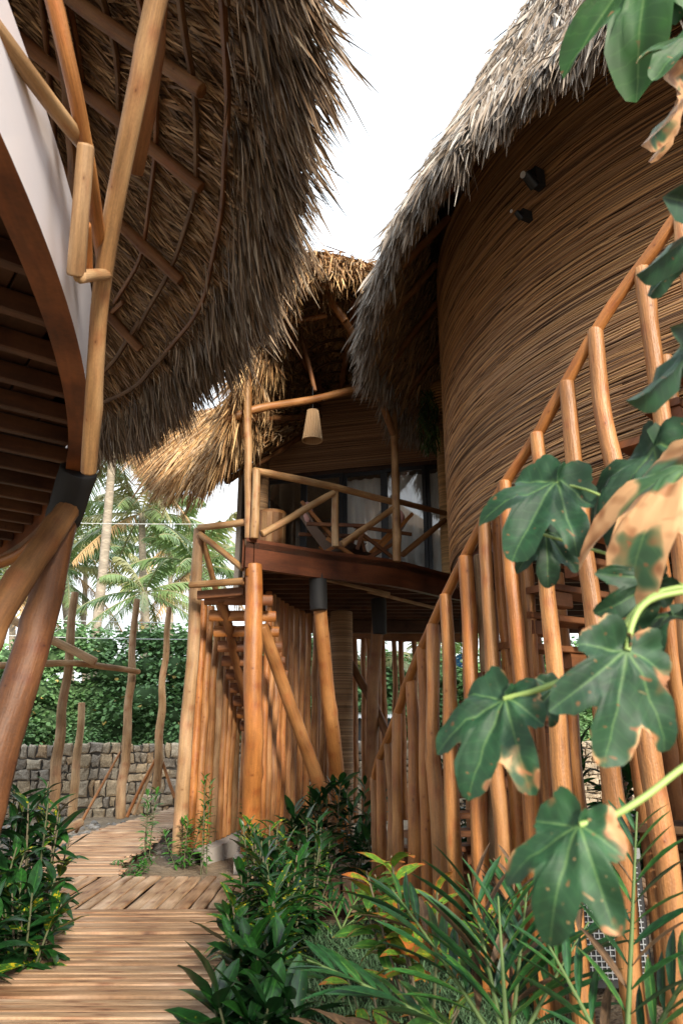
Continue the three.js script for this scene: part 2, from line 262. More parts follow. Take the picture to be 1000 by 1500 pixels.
// ---------------------------------------------------------------- round house overhead at the left
const CL = V(-9.9, 0, -3.22), CP = V(-12.73, 0, -.95), RP = 11.53;
{
  const H = thing('round_tree_house', 'round house overhead with curved varnished edge beam, leaning props, forked trunk and dark thatch', 'house');
  const arc = (R, a0, a1, n) => { const l = []; for (let i = 0; i <= n; i++) l.push(pol(CP, R, lerp(a0, a1, i / n), 0)); return l; };
  const edgeLine = arc(RP, 56, -40, 100);
  const fas = part(H, 'edge_beam', strip(edgeLine, 3.7, 4.2, .15, 'out'), fasciaSheenM); part(fas, 'underside', strip(edgeLine, 3.7, 4.2, .15, 'rest'), fasciaUnderM);
  // floor planks above joists
  const dir = V(1, 0, -.75).normalize(), q = V(-dir.z, 0, dir.x), Ri = RP - .16;
  const hit = (P, D) => { const m = P.clone().sub(CP), b = m.dot(D), c = m.dot(m) - Ri * Ri, h = b * b - c; return h > 0 ? -b + Math.sqrt(h) : 0; };
  for (let o = -7; o < 8.6; o += .43) { const P = CP.clone().addScaledVector(q, o), t = hit(P, dir); if (t > 0) { const e = P.clone().addScaledVector(dir, t), i = P.clone().addScaledVector(dir, Math.max(0, t - 3.6)); e.y = i.y = 3.86; board(H, 'joist', i, e, .13, .07, joistM); } }
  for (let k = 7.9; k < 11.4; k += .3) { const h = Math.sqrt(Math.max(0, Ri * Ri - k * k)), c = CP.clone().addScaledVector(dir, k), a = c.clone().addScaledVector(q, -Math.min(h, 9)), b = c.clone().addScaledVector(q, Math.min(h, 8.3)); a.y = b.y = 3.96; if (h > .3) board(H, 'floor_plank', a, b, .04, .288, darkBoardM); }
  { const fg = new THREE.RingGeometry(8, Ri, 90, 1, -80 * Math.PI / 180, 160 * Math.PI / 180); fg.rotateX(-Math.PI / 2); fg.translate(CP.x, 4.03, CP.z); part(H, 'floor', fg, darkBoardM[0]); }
  // black collar and the two leaning props below the edge beam
  const top = level(104, 742, 3.42), b1 = at(-40, 975, 4.35), b2 = at(-6, 1110, 5.3); 
  log(H, 'prop', [level(98, 748, 3.4), at(2, 898, 4.95), at(-130, 1105, 4.5)], .1, .11, [rafterM[2]], { wob: .015, knots: 9, rad: 14 });
  log(H, 'prop', [level(95, 752, 3.42), at(52, 920, 5.45), at(-4, 1110, 5.3), at(-40, 1250, 5.2)], .12, .14, [std(C3(.26, .115, .045), .6, { map: poleMapB, bumpMap: poleBumpB, bumpScale: .009 })], { wob: .018, knots: 9, rad: 14 });
  const cg = logGeo([level(116, 690, 3.72), level(92, 762, 3.36)], .165, .15, { wob: 0, knots: 0, seg: 6, rad: 12 }); const col = part(H, 'collar', cg, blackM);
  for (let i = 0; i < 5; i++) { const t = i / 4, p = level(lerp(128, 108, t), lerp(700, 758, t), lerp(3.66, 3.36, t)); const bg = new THREE.CylinderGeometry(.018, .018, .05, 6); bg.rotateZ(1.3); bg.translate(p.x, p.y, p.z); part(col, 'bolt', bg, blackM); }
  // second edge beam behind, curved bracket
  log(H, 'bracket', [at(66, 782, 6.4), at(30, 812, 6.5), at(-25, 832, 6.7)], .05, .06, [poleM[2]], { wob: 0 });
  // forked trunk rising from the platform edge to the roof
  const on = (px, py, R) => ring(px, py, CP, R + RP - 6.74);
  log(H, 'trunk', [on(130, 690, 6.82), on(138, 560, 6.84), on(146, 450, 6.86), on(165, 330, 6.95), on(186, 215, 7.0), on(203, 130, 7.08), on(226, 20, 7.15), on(240, -60, 7.2)], .048, .05, [paleM[1]], { wob: .006 });
  log(H, 'trunk', [on(198, 250, 6.9), on(222, 110, 7.0), on(238, -40, 7.05)], .06, .055, [rafterM[0]], { wob: .006 });
  log(H, 'branch', [on(-10, 35, 6.72), on(48, 105, 6.78), on(88, 172, 6.82), on(127, 216, 6.86)], .034, .038, [paleM[0]], { wob: .004, step: .4 });
  log(H, 'branch', [on(68, -40, 6.8), on(92, 60, 6.84), on(112, 150, 6.87), on(130, 240, 6.88), on(142, 320, 6.88), on(152, 392, 6.86)], .036, .034, [poleM[0]], { wob: .004, step: .4 });
  log(H, 'branch', [on(126, 216, 6.9), on(119, 290, 6.88), on(112, 400, 6.84)], .038, .045, [paleM[2]], { wob: .003 });
  log(H, 'branch', [on(124, 330, 6.85), on(126, 395, 6.83)], .035, .035, [poleM[2]], { wob: .003 });
  log(H, 'peg', [on(118, 405, 6.86), on(156, 402, 6.9)], .034, .03, [paleM[0]], { wob: 0 });
  // roof
  const roof = section(H, 'roof', 'big dark thatched roof with bare rafters underneath');
  const RE = 9.2, YE = 6.45, sl = 38 * Math.PI / 180, A0 = -32, A1 = 66;
  const edge = s => { const a = lerp(A0, A1, s), wv = .1 * N(s * 11, 2), out = pol(V(0, 0, 0), 1, a, 0); return { p: pol(CL, RE + wv, a, YE + .1 * N(s * 9, 5)), out, up: out.clone().multiplyScalar(-Math.cos(sl)).add(V(0, Math.sin(sl), 0)) }; };
  const rise = k => k * Math.tan(sl), prof = (off) => [new THREE.Vector2(RE + .05, YE + off), new THREE.Vector2(7.9, YE + off + rise(RE - 7.9)), new THREE.Vector2(6.5, YE + off + rise(RE - 6.5)), new THREE.Vector2(4.6, YE + off + rise(RE - 7.9))];
  const shell = new THREE.LatheGeometry([...prof(.05), ...prof(.4).reverse(), prof(.05)[0]], 60, Math.PI / 2 + (A0 - 2) * Math.PI / 180, (A1 - A0 + 4) * Math.PI / 180); shell.translate(CL.x, 0, CL.z);
  part(roof, 'thatch_bed', shell, std(C3(.2, .12, .06), .95));
  const T1 = new Thatch(301); lining(T1, edge, { n: 28000, w0: -.05, w1: 3.35, pal: PAL_IN }); T1.build(roof, 'thatch_lining');
  const T2 = new Thatch(302); eave(T2, edge, { n: 46000, deep: .55, thick: .5, low: .0, slide: .75, fall: .55, len: 1.12, w0: .009, w1: .026, clump: 75, pal: PAL_LEFT, bias: 1.1 }); T2.build(roof, 'thatch_fringe');
  const cone = (a, R, drop) => pol(CL, R, a, YE + (RE - R) * Math.tan(sl) - drop);
  const ends = [[330, 245], [292, 385], [222, 487], [165, 550], [243, 85]];
  const degs = ends.map(([x, y]) => { const p = level(x, y, YE + .35); return Math.atan2(-(p.z - CL.z), p.x - CL.x) * 180 / Math.PI; });
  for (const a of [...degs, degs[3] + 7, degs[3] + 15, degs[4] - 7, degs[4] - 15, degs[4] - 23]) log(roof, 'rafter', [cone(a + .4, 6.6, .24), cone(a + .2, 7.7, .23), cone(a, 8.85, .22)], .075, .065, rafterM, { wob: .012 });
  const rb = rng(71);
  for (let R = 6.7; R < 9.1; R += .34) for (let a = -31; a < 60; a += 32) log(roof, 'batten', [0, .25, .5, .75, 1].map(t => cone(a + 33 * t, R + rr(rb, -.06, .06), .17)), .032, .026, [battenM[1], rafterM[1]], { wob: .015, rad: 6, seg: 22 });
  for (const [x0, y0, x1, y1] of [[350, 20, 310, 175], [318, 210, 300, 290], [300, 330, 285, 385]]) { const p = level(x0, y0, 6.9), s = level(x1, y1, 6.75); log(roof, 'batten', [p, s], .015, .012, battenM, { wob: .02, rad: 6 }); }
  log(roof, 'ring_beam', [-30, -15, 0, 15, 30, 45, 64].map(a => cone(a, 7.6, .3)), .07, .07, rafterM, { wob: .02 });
  base(H, V(CL.x, 0, CL.z));
}

// ---------------------------------------------------------------- round cane house at the right
const CR = V(6.4, 0, -8.4), RW = 5.0, RS = 6.06, FY = 3.75;
{
  const H = thing('cane_house', 'raised round house walled with wound brown canes under grey shaggy thatch', 'house'), r = rng(81);
  const arc = (R, a0, a1, n) => { const l = []; for (let i = 0; i <= n; i++) l.push(pol(CR, R, lerp(a0, a1, i / n), 0)); return l; };
  const core = new THREE.CylinderGeometry(RW - .03, RW - .03, 5.2, 80, 1, true); core.translate(CR.x, FY + 2.6, CR.z); part(H, 'wall', core, std(C3(.1, .055, .028), .9));
  const fl = new THREE.CylinderGeometry(RW - .01, RW - .01, .18, 80); fl.translate(CR.x, FY - .06, CR.z); part(H, 'floor', fl, std(C3(.12, .07, .04), .8));
  const pos = [], col = [], idx = [], pal = [[.36, .19, .078], [.28, .145, .06], [.42, .24, .105], [.21, .105, .045], [.33, .19, .095], [.13, .065, .03]];
  let y = FY - .12; while (y < FY + 4.3) {
    const row = rr(r, .011, .017); let a = 95 + r() * 14;
    while (a < 292) {
      const span = rr(r, 10, 34), n = Math.max(5, Math.round(span / 2.2)), R = row * rr(r, .42, .66), c = tint(r, pal, .3), tilt = rr(r, -.016, .016), bow = rr(r, -.008, .008), o = pos.length / 3, sd = r() * 50, so = rr(r, 0, .009);
      for (let i = 0; i <= n; i++) { const t = i / n, deg = a + span * 1.04 * t, rad = RW + .004 + so + .004 * N(t * 5 + sd) + (i === 0 || i === n ? -.012 : 0), yy = y + tilt * (t - .5) + bow * Math.sin(t * 3.14) + .004 * N(t * 6, sd); for (let k = 0; k < 5; k++) { const q = k / 5 * 6.283, p = pol(CR, rad + Math.cos(q) * R, deg, yy + Math.sin(q) * R); pos.push(p.x, p.y, p.z); col.push(...c); } }
      for (let i = 0; i < n; i++) for (let k = 0; k < 5; k++) { const k2 = (k + 1) % 5, A = o + i * 5; idx.push(A + k, A + k2, A + 5 + k, A + k2, A + 5 + k2, A + 5 + k); }
      a += span;
    }
    y += row * .92;
  }
  part(H, 'cane_winding', geo(pos, null, idx, col), caneM, 'stuff');
  // timber rim, pillars and dark core below
  part(H, 'rim_beam', strip(arc(RW - .12, 292, 95, 70), FY - .3, FY - .13, .14), beamM);
  for (const a of [112, 140, 165, 190, 214, 238, 262]) log(H, 'pillar', [pol(CR, RW - .45, a, groundY(-pol(CR, RW, a, 0).z) - .05), pol(CR, RW - .45, a, FY - .28)], .13, .12, rafterM, { wob: .02 });
  for (let k = -4.4; k < 4.5; k += .55) { const h = Math.sqrt(Math.max(.2, (RW - .3) ** 2 - k * k)); board(H, 'floor_joist', V(CR.x - h, FY - .24, CR.z + k), V(CR.x + h, FY - .24, CR.z + k), .16, .07, darkBoardM); }
  // spotlight fittings on the wall
  for (const [px, py, s] of [[786, 262, 1], [770, 316, .55]]) {
    const p = ring(px, py, CR, RW + .1), o = V(p.x - CR.x, 0, p.z - CR.z).normalize(), g1 = new THREE.BoxGeometry(.1 * s, .2 * s, .12); g1.rotateY(Math.atan2(o.x, o.z)); g1.translate(p.x, p.y, p.z);
    const L = part(H, 'spotlight', g1, blackM); const h = new THREE.CylinderGeometry(.05 * s, .06 * s, .17 * s, 14); h.rotateX(.9); h.rotateY(Math.atan2(o.x, o.z)); h.translate(p.x + o.x * .1, p.y - .06 * s, p.z + o.z * .1); part(L, 'lamp_head', h, steelM);
    const gl = new THREE.CircleGeometry(.035 * s, 14); gl.rotateX(.3); gl.rotateY(Math.atan2(o.x, o.z)); gl.translate(p.x + o.x * .2, p.y - .04 * s, p.z + o.z * .2); part(L, 'lens', gl, std(C3(.6, .62, .65), .1));
  }
  const roof = section(H, 'roof', 'weathered grey thatched roof with shaggy eave');
  const RE = 5.9, YE = 6.95, sl = 64 * Math.PI / 180, A0 = 110, A1 = 262;
  const edge = s => { const a = lerp(A0, A1, s), out = pol(V(0, 0, 0), 1, a, 0); return { p: pol(CR, RE + .12 * N(s * 14, 2), a, YE + .14 * N(s * 10, 5)), out, up: out.clone().multiplyScalar(-Math.cos(sl)).add(V(0, Math.sin(sl), 0)) }; };
  const prof = off => [new THREE.Vector2(RE + off * .8, YE), new THREE.Vector2(RE - 1.7 + off * .8, YE + 1.7 * Math.tan(sl)), new THREE.Vector2(.05, YE + off + 1.7 * Math.tan(sl) + 3.2)];
  const shell = new THREE.LatheGeometry([...prof(0), ...prof(.2).reverse(), prof(0)[0]], 72); shell.translate(CR.x, 0, CR.z); part(roof, 'thatch_bed', shell, std(C3(.15, .1, .06), .95));
  const T1 = new Thatch(401); lining(T1, edge, { n: 9000, w0: 0, w1: 1.8, pal: PAL_IN }); T1.build(roof, 'thatch_lining');
  const T2 = new Thatch(402); eave(T2, edge, { n: 60000, deep: 3.7, thick: .2, low: -.02, slide: .95, fall: .25, len: .66, w0: .009, w1: .024, clump: 70, pal: PAL_GREY, bias: 1.5 }); T2.build(roof, 'thatch_fringe');
  for (let a = 100; a < 262; a += 11) log(roof, 'rafter', [pol(CR, 5.05, a, YE + 1.1), pol(CR, 5.85, a, YE + .1)], .055, .05, rafterM, { wob: .01 });
  base(H, V(CR.x, 0, CR.z));
}

// ---------------------------------------------------------------- curved stair climbing round the cane house
{
  const S = thing('curved_stair', 'curved open stair of upright orange poles and a rising handrail round the cane house', 'stair'), r = rng(91);
  const railPx = [[546, 1155], [550, 1126], [567, 1086], [582, 1044], [598, 998], [618, 945], [640, 903], [668, 843], [700, 778], [745, 698], [790, 632], [830, 560], [870, 485], [930, 402], [985, 325], [1040, 250]];
  const rail = railPx.map(([x, y]) => { const p = ring(x, y, CR, RS); return p; });
  log(S, 'handrail', rail, .042, .045, [poleM[2]], { wob: .006, step: .5, seg: 60 });
  const angOf = p => { let a = Math.atan2(-(p.z - CR.z), p.x - CR.x) * 180 / Math.PI; return a < 0 ? a + 360 : a; };
  const A = rail.map(angOf), railY = deg => { let i = 0; while (i < A.length - 2 && deg > A[i + 1]) i++; const t = (deg - A[i]) / (A[i + 1] - A[i]); return lerp(rail[i].y, rail[i + 1].y, t); };
  // outer poles, at the places they take in the photograph (top of each)
  const tops = [[548, 1140], [556, 1122], [567, 1094], [582, 1052], [599, 1006], [617, 955], [634, 920], [655, 878], [682, 825], [712, 788], [741, 710], [788, 640], [830, 562], [872, 488], [938, 398], [998, 330]];
  const outer = tops.map(t => angOf(ring(t[0], t[1], CR, RS)));
  outer.push(outer.at(-1) + 4, outer.at(-1) + 8);
  outer.forEach((a, i) => { const R = RS + rr(r, -.02, .02), w = rr(r, .052, .064) * (i < 3 ? .8 : 1), y1 = railY(a) - .01; const lean = rr(r, -.6, .6); log(S, 'outer_pole', [pol(CR, R + .02, a + lean, -.22), pol(CR, R + rr(r, -.02, .02), a + lean * .5, y1 * .5), pol(CR, R, a, y1)], w * 1.12, w * .9, poleM, { wob: .02, knots: 7 }); });
  // extra poles standing between them
  for (const [px, py] of [[702, 815], [728, 760], [764, 770], [800, 850]]) { const p = ring(px, py, CR, RS - .12), a = angOf(p); log(S, 'outer_pole', [pol(CR, RS - .1, a + rr(r, -.5, .5), -.2), pol(CR, RS - .12, a, p.y)], .058, .05, px === 702 ? [driftM[1]] : poleM, { wob: .014 }); }
  // inner poles with wound tops
  for (let a = 188; a < 238; a += 3.4) { const aa = a + rr(r, -.5, .5), y1 = railY(aa) - rr(r, .0, .3); const m = log(S, 'inner_pole', [pol(CR, RW + .14, aa, -.2), pol(CR, RW + .14, aa + rr(r, -.3, .3), y1)], .06, .052, poleM, { wob: .012 }); }
  // treads: rough planks on blocks
  let k = 0; for (let a = 183.2; a < 233; a += 2.05, k++) {
    const y = railY(Math.max(a, 184.5)) - 1.0, p0 = pol(CR, RW + .1, a, y), p1 = pol(CR, RS - .07, a, y); if (y < .12) continue;
    board(S, 'tread', p0, p1, .05, .24, treadM);
    const q = board(S, 'tread_block', pol(CR, RS - .3, a + .6, y - .085), pol(CR, RS - .09, a + .6, y - .085), .11, .1, treadM); const q2 = board(S, 'tread_block', pol(CR, RW + .12, a + .6, y - .085), pol(CR, RW + .35, a + .6, y - .085), .11, .1, treadM);
  }
  base(S, V(CR.x, 0, CR.z));
  // wall-side equipment under the stair
  const U = thing('air_conditioner', 'grey outdoor cooling unit with wire grille behind the stair poles', 'air conditioner');
  const c = at(884, 1352, 5.45), fr = new THREE.BoxGeometry(.62, .8, .32); fr.translate(c.x, c.y, c.z - .2); part(U, 'housing', fr, std(C3(.035, .037, .04), .6));
  const rim = new THREE.BoxGeometry(.62, .07, .36); rim.translate(c.x, c.y + .43, c.z - .2); part(U, 'housing_top', rim, std(C3(.3, .32, .33), .5));
  const bars = []; for (let i = -8; i <= 8; i++) { const v = new THREE.BoxGeometry(.006, .7, .006); v.translate(c.x + i * .033, c.y, c.z - .03); bars.push(v); } for (let i = -10; i <= 10; i++) { const v = new THREE.BoxGeometry(.56, .006, .006); v.translate(c.x, c.y + i * .034, c.z - .024); bars.push(v); }
  part(U, 'grille', mergeGeometries(bars), std(C3(.45, .48, .5), .5)); base(U, V(c.x, 0, c.z));
  const X = thing('slatted_crate', 'dark brown slatted timber box beside the cooling unit under the stair', 'box');
  for (let i = 0; i < 9; i++) { const y = .86 - i * .105; board(X, 'slat', V(c.x + .38, y, c.z - .12 + .2), V(c.x + 1.5, y, c.z - .12 + .62), .085, .03, [battenM[1]]); }
  board(X, 'lid', V(c.x - .35, .95, c.z - .35), V(c.x + 1.6, .95, c.z + .45), .05, .42, [battenM[0], battenM[1]]); base(X, V(c.x + .9, 0, c.z));
}

// ---------------------------------------------------------------- middle house with the balcony
{
  const H = thing('balcony_house', 'tree house with log railed balcony, glass doors, blond thatch and pole screens below', 'house'), r = rng(111);
  const YB = 3.74, YT = 4.16, c0 = at(360, 808, 9.4).setY(0), c1 = at(470, 820, 10.1).setY(0), c2 = at(580, 840, 10.75).setY(0), c3 = at(655, 860, 11.7).setY(0), c4 = at(720, 860, 12.4).setY(0);
  const front = new THREE.CatmullRomCurve3([c0, c1, c2, c3, c4]).getPoints(24);
  part(H, 'edge_beam', strip(front, YB, YT, -.1), beamM);
  const left = new THREE.CatmullRomCurve3([c0, V(-1.46, 0, -10.2), V(-1.52, 0, -11.4), V(-1.42, 0, -13), V(-1.0, 0, -14.6), V(-.2, 0, -15.9), V(1, 0, -16.7), V(3, 0, -17)]).getPoints(40);
  part(H, 'edge_beam', strip(left, YB - .12, YT - .06, .12), rafterM[0]);
  const outline = [...front, V(6, 0, -13), V(6, 0, -16.5), ...left.slice().reverse().slice(0, -1)];
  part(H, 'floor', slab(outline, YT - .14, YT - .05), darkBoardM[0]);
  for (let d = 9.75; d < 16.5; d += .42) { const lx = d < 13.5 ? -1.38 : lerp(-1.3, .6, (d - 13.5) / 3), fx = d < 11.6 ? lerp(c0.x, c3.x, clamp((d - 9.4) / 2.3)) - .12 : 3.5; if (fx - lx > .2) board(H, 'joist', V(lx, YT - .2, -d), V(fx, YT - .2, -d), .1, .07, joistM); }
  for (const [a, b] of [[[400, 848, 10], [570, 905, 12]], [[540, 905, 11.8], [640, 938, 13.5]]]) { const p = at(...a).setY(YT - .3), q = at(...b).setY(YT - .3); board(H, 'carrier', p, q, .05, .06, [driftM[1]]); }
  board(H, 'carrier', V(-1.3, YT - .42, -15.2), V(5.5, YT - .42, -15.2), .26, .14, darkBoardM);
  // posts and braces below
  const P = (name, pts, a, b, m, o) => log(H, name, pts, a, b, m, o), G = (px, py) => level(px, py, -.1);
  P('post', [level(364, 1272, -.1), at(371, 1050, 9.5), at(370, 872, 9.52).setY(YB + .05)], .13, .12, [poleM[2]], { wob: .012 });
  P('post', [G(507, 1246), at(484, 1050, 10.7), at(466, 862, 10.25)], .115, .1, [poleM[0]], { wob: .014 });
  P('post', [at(538, 1215, 12.6).setY(-.15), at(546, 1040, 12.6), at(553, 888, 12.5)], .11, .105, [rafterM[2]], { wob: .02 });
  P('brace', [at(384, 918, 9.85), at(425, 1030, 10.4), at(480, 1185, 11)], .09, .105, [poleM[4]], { wob: .012 });
  P('brace', [at(514, 972, 13.5), at(545, 1030, 12.9), at(572, 1090, 12.3)], .07, .075, [rafterM[1]], { wob: .012 });
  for (const [px, py0, py1, d] of [[465, 842, 893, 10.22], [554, 878, 928, 12.48]]) part(H, 'collar', logGeo([at(px, py0, d), at(px + 2, py1, d)], .13, .125, { wob: 0, knots: 0, seg: 4, rad: 12 }), blackM);
  // columns wound with cord
  const wound = (name, p, R, y0, y1, pal) => { const pos = [], col = [], idx = []; let y = y0; while (y < y1) { const h = rr(r, .014, .022), c = tint(r, pal, .3), o = pos.length / 3, n = 18; for (let i = 0; i <= n; i++) for (let k = 0; k < 5; k++) { const q = k / 5 * 6.283, a = i / n * 6.283, rad = R + Math.cos(q) * h * .55; pos.push(p.x + Math.cos(a) * rad, y + Math.sin(q) * h * .55, p.z + Math.sin(a) * rad); col.push(...c); } for (let i = 0; i < n; i++) for (let k = 0; k < 5; k++) { const A = o + i * 5, k2 = (k + 1) % 5; idx.push(A + k, A + 5 + k, A + k2, A + k2, A + 5 + k, A + 5 + k2); } y += h; } const m = part(H, name, geo(pos, null, idx, col), caneM); const cy = new THREE.CylinderGeometry(R, R, y1 - y0, 16); cy.translate(p.x, (y0 + y1) / 2, p.z); part(m, 'core', cy, std(C3(.08, .05, .03), .9)); };
  const cordPal = [[.3, .18, .09], [.24, .14, .07], [.36, .23, .12]];
  wound('wound_column', at(500, 1000, 13.2), .2, -.2, YB, cordPal);
  wound('wound_column', at(654, 740, 11.9), .13, YT - .05, 8, [[.5, .3, .13], [.42, .25, .1]]);
  wound('wound_column', at(384, 660, 12.6), .14, YT - .05, 8, cordPal);
  // wall with the glass doors
  const w0 = at(386, 700, 13.3).setY(0), w1 = at(690, 690, 12.2).setY(0), wd = w1.clone().sub(w0).normalize(), wn = V(-wd.z, 0, wd.x), WL = w0.distanceTo(w1), on = (t, y, o = 0) => w0.clone().addScaledVector(wd, t).addScaledVector(wn, o).setY(y);
  const DH = 6.4, ang = Math.atan2(-wd.z, wd.x);
  { const pos = [], col = [], idx = []; let y = DH + .08; while (y < 8.3) { const h = rr(r, .016, .026), c = tint(r, [[.26, .13, .06], [.2, .1, .045], [.32, .17, .08]], .3), o = pos.length / 3, n = 12, sd = r() * 9; for (let i = 0; i <= n; i++) for (let k = 0; k < 5; k++) { const q = k / 5 * 6.283, p = on(WL * i / n, y + Math.sin(q) * h * .55 + .012 * N(i * .4, sd), .05 + Math.cos(q) * h * .55); pos.push(p.x, p.y, p.z); col.push(...c); } for (let i = 0; i < n; i++) for (let k = 0; k < 5; k++) { const A = o + i * 5, k2 = (k + 1) % 5; idx.push(A + k, A + 5 + k, A + k2, A + k2, A + 5 + k, A + 5 + k2); } y += h; }
    part(H, 'cane_wall', geo(pos, null, idx, col), caneM, 'stuff'); const b = board(H, 'wall_core', on(0, 7.35, -.06), on(WL, 7.35, -.06), 1.9, .1, darkBoardM[1]); }
  const backs = board(H, 'room_back', on(-.5, 5.3, -3.4), on(WL + .5, 5.3, -3.4), 2.5, .1, std(C3(.25, .22, .19), .9)); board(H, 'room_side', on(-.5, 5.3, -3.3), on(-.5, 5.3, 0), 2.5, .1, std(C3(.25, .22, .19), .9)); board(H, 'room_side', on(WL + .5, 5.3, -3.3), on(WL + .5, 5.3, 0), 2.5, .1, std(C3(.25, .22, .19), .9));
  const rc = new THREE.BoxGeometry(WL + 1.2, .1, 3.5); rc.rotateY(ang); const rcp = on(WL / 2, 6.6, -1.7); rc.translate(rcp.x, rcp.y, rcp.z); part(H, 'room_ceiling', rc, std(C3(.25, .2, .16), .9));
  const glassM = new THREE.MeshPhysicalMaterial({ color: C3(.93, .95, .95), transmission: 1, thickness: 0, roughness: .01, ior: 2.2 }), frameM = std(C3(.022, .023, .026), .4, { metalness: .3 });
  const curt = (t0, t1, off) => { const n = 60, pos = [], uv = [], idx = []; for (let i = 0; i <= n; i++) { const t = lerp(t0, t1, i / n), q = .04 * Math.sin(i * 1.25) + .015 * Math.sin(i * 2.9); for (const y of [YT + .02, DH - .06]) { const p = on(t, y, off + q); pos.push(p.x, p.y, p.z); uv.push(t * 2, y * 2); } if (i < n) { const a = i * 2; idx.push(a, a + 1, a + 2, a + 1, a + 3, a + 2); } } return geo(pos, uv, idx); };
  const nD = 5, dw = (WL - .1) / nD;
  for (let i = 0; i < nD; i++) {
    const t0 = .05 + i * dw, t1 = t0 + dw, o = i % 2 ? .0 : -.05, f = board(H, 'glass_door', on(t0, DH - .04, o), on(t1, DH - .04, o), .08, .05, frameM);
    const local = m => { m.updateMatrixWorld?.(); H.remove(m); f.attach ? f.attach(m) : f.add(m); return m; }; f.updateMatrixWorld(true);
    local(board(H, 'door_rail', on(t0, YT + .05, o), on(t1, YT + .05, o), .1, .05, frameM));
    for (const t of [t0 + .035, t1 - .035]) { const st = part(H, 'door_stile', new THREE.BoxGeometry(.07, DH - YT - .18, .05), frameM); st.position.copy(on(t, (DH + YT) / 2 + .01, o)); st.rotation.y = ang; st.updateMatrixWorld(true); local(st); }
    const pn = part(H, 'pane', new THREE.PlaneGeometry(dw - .14, DH - YT - .17), glassM); pn.position.copy(on((t0 + t1) / 2, (DH + YT) / 2 + .01, o)); pn.rotation.y = ang; pn.updateMatrixWorld(true); local(pn);
  }
  const curM = std(C3(.82, .81, .78), .95, { bumpMap: tex(128, 128, (u, v) => vn(u * 50, v * 50, 50, 50), false), bumpScale: .004 });
  part(H, 'curtain', curt(WL * .38, WL - .1, -.3), curM);
  // balcony rail of round logs
  const rl = (name, a, b, r0, m = paleM, o = {}) => log(H, name, [at(...a), at(...b)], r0, r0 * .92, m, { wob: .008, ...o });
  rl('corner_post', [365, 800, 9.5], [362, 560, 9.5], .062, [paleM[1]]); log(H, 'roof_post', [at(362, 640, 9.5), at(364, 560, 9.55), at(352, 455, 9.6)], .06, .05, [poleM[0]]);
  rl('rail_post', [372, 788, 9.42], [376, 690, 9.42], .062, [paleM[0]]);
  log(H, 'top_rail', [at(372, 690, 9.42), at(470, 709, 10.05), at(578, 736, 10.85)], .058, .052, [paleM[1]], { wob: .008 });
  rl('top_rail', [580, 734, 10.85], [652, 752, 11.8], .05, [rafterM[2]]);
  rl('rail_post', [491, 800, 10.25], [491, 716, 10.25], .056, [paleM[0]]);
  rl('rail_brace', [384, 782, 9.5], [488, 722, 10.2], .055, [paleM[0]]);
  rl('rail_brace', [501, 797, 10.3], [577, 744, 10.8], .055, [paleM[1]]);
  rl('rail_brace', [590, 812, 10.95], [651, 762, 11.75], .05, [rafterM[2]]);
  log(H, 'roof_post', [at(581, 822, 10.75), at(579, 700, 10.75), at(576, 560, 10.75)], .07, .055, [paleM[1]], { wob: .008 });
  // tie beam, roof brace
  log(H, 'tie_beam', [at(330, 616, 9.6), at(365, 602, 9.62), at(460, 585, 10.1), at(575, 558, 10.75)], .065, .06, [poleM[4]], { wob: .012 });
  log(H, 'roof_brace', [at(576, 636, 10.72), at(548, 562, 10.3), at(520, 495, 9.9), at(500, 462, 9.6)], .055, .06, [rafterM[2]], { wob: .015 });
  log(H, 'roof_brace', [at(440, 485, 10.3), at(452, 530, 10.3), at(461, 572, 10.2)], .04, .035, [rafterM[1]], { wob: .01 });
  // outdoor stair at the left side: landing, poles, treads going down and away
  log(H, 'landing_rail', [at(279, 857, 9.75), at(357, 851, 9.55)], .05, .05, [paleM[1]], { wob: .005 });
  board(H, 'landing_board', at(290, 872, 9.9), at(357, 866, 9.75), .12, .06, treadM);
  log(H, 'stair_rail', [at(292, 773, 10), at(362, 765, 9.55)], .05, .05, [paleM[0]], { wob: .005 });
  log(H, 'stair_rail', [at(293, 782, 10), at(356, 833, 9.6)], .045, .045, [paleM[1]], { wob: .005 });
  log(H, 'stair_rail', [at(294, 780, 10.05), at(312, 850, 10.6), at(330, 930, 11.5)], .045, .045, [paleM[1]], { wob: .005 });
  for (let i = 0; i < 17; i++) { const d = 10.0 + i * .27, y = 3.4 - i * .19, x = -1.95 + i * .028; const m = log(H, 'stair_tread', [V(x, y, -d), V(x + .95, y, -d - .06)], .085, .08, [treadM[0], treadM[2], poleM[2]], { wob: .004, seg: 6, flat: .55 }); }
  log(H, 'stringer', [V(-1.72, 3.4, -10), V(-1.3, .1, -14.6)], .07, .07, rafterM, { wob: .01 });
  const line = new THREE.CatmullRomCurve3([level(262, 1257, -.05), level(290, 1247, -.05), level(318, 1236, -.05), level(345, 1224, -.05), V(-1.35, -.05, -13.2)]), nS = 12;
  for (let i = 0; i < nS; i++) { const t = i / (nS - 1), p = line.getPointAt(t), top = i === 0 ? at(293, 775, 10.1) : p.clone().add(V(.02, 0, 0)).setY(lerp(3.55, 3.1, t)); log(H, 'screen_pole', [p.clone().setY(.02), p.clone().lerp(top, .5), top], i === 0 ? .105 : .07, i === 0 ? .08 : .06, i % 4 ? poleM : paleM, { wob: .016 }); }
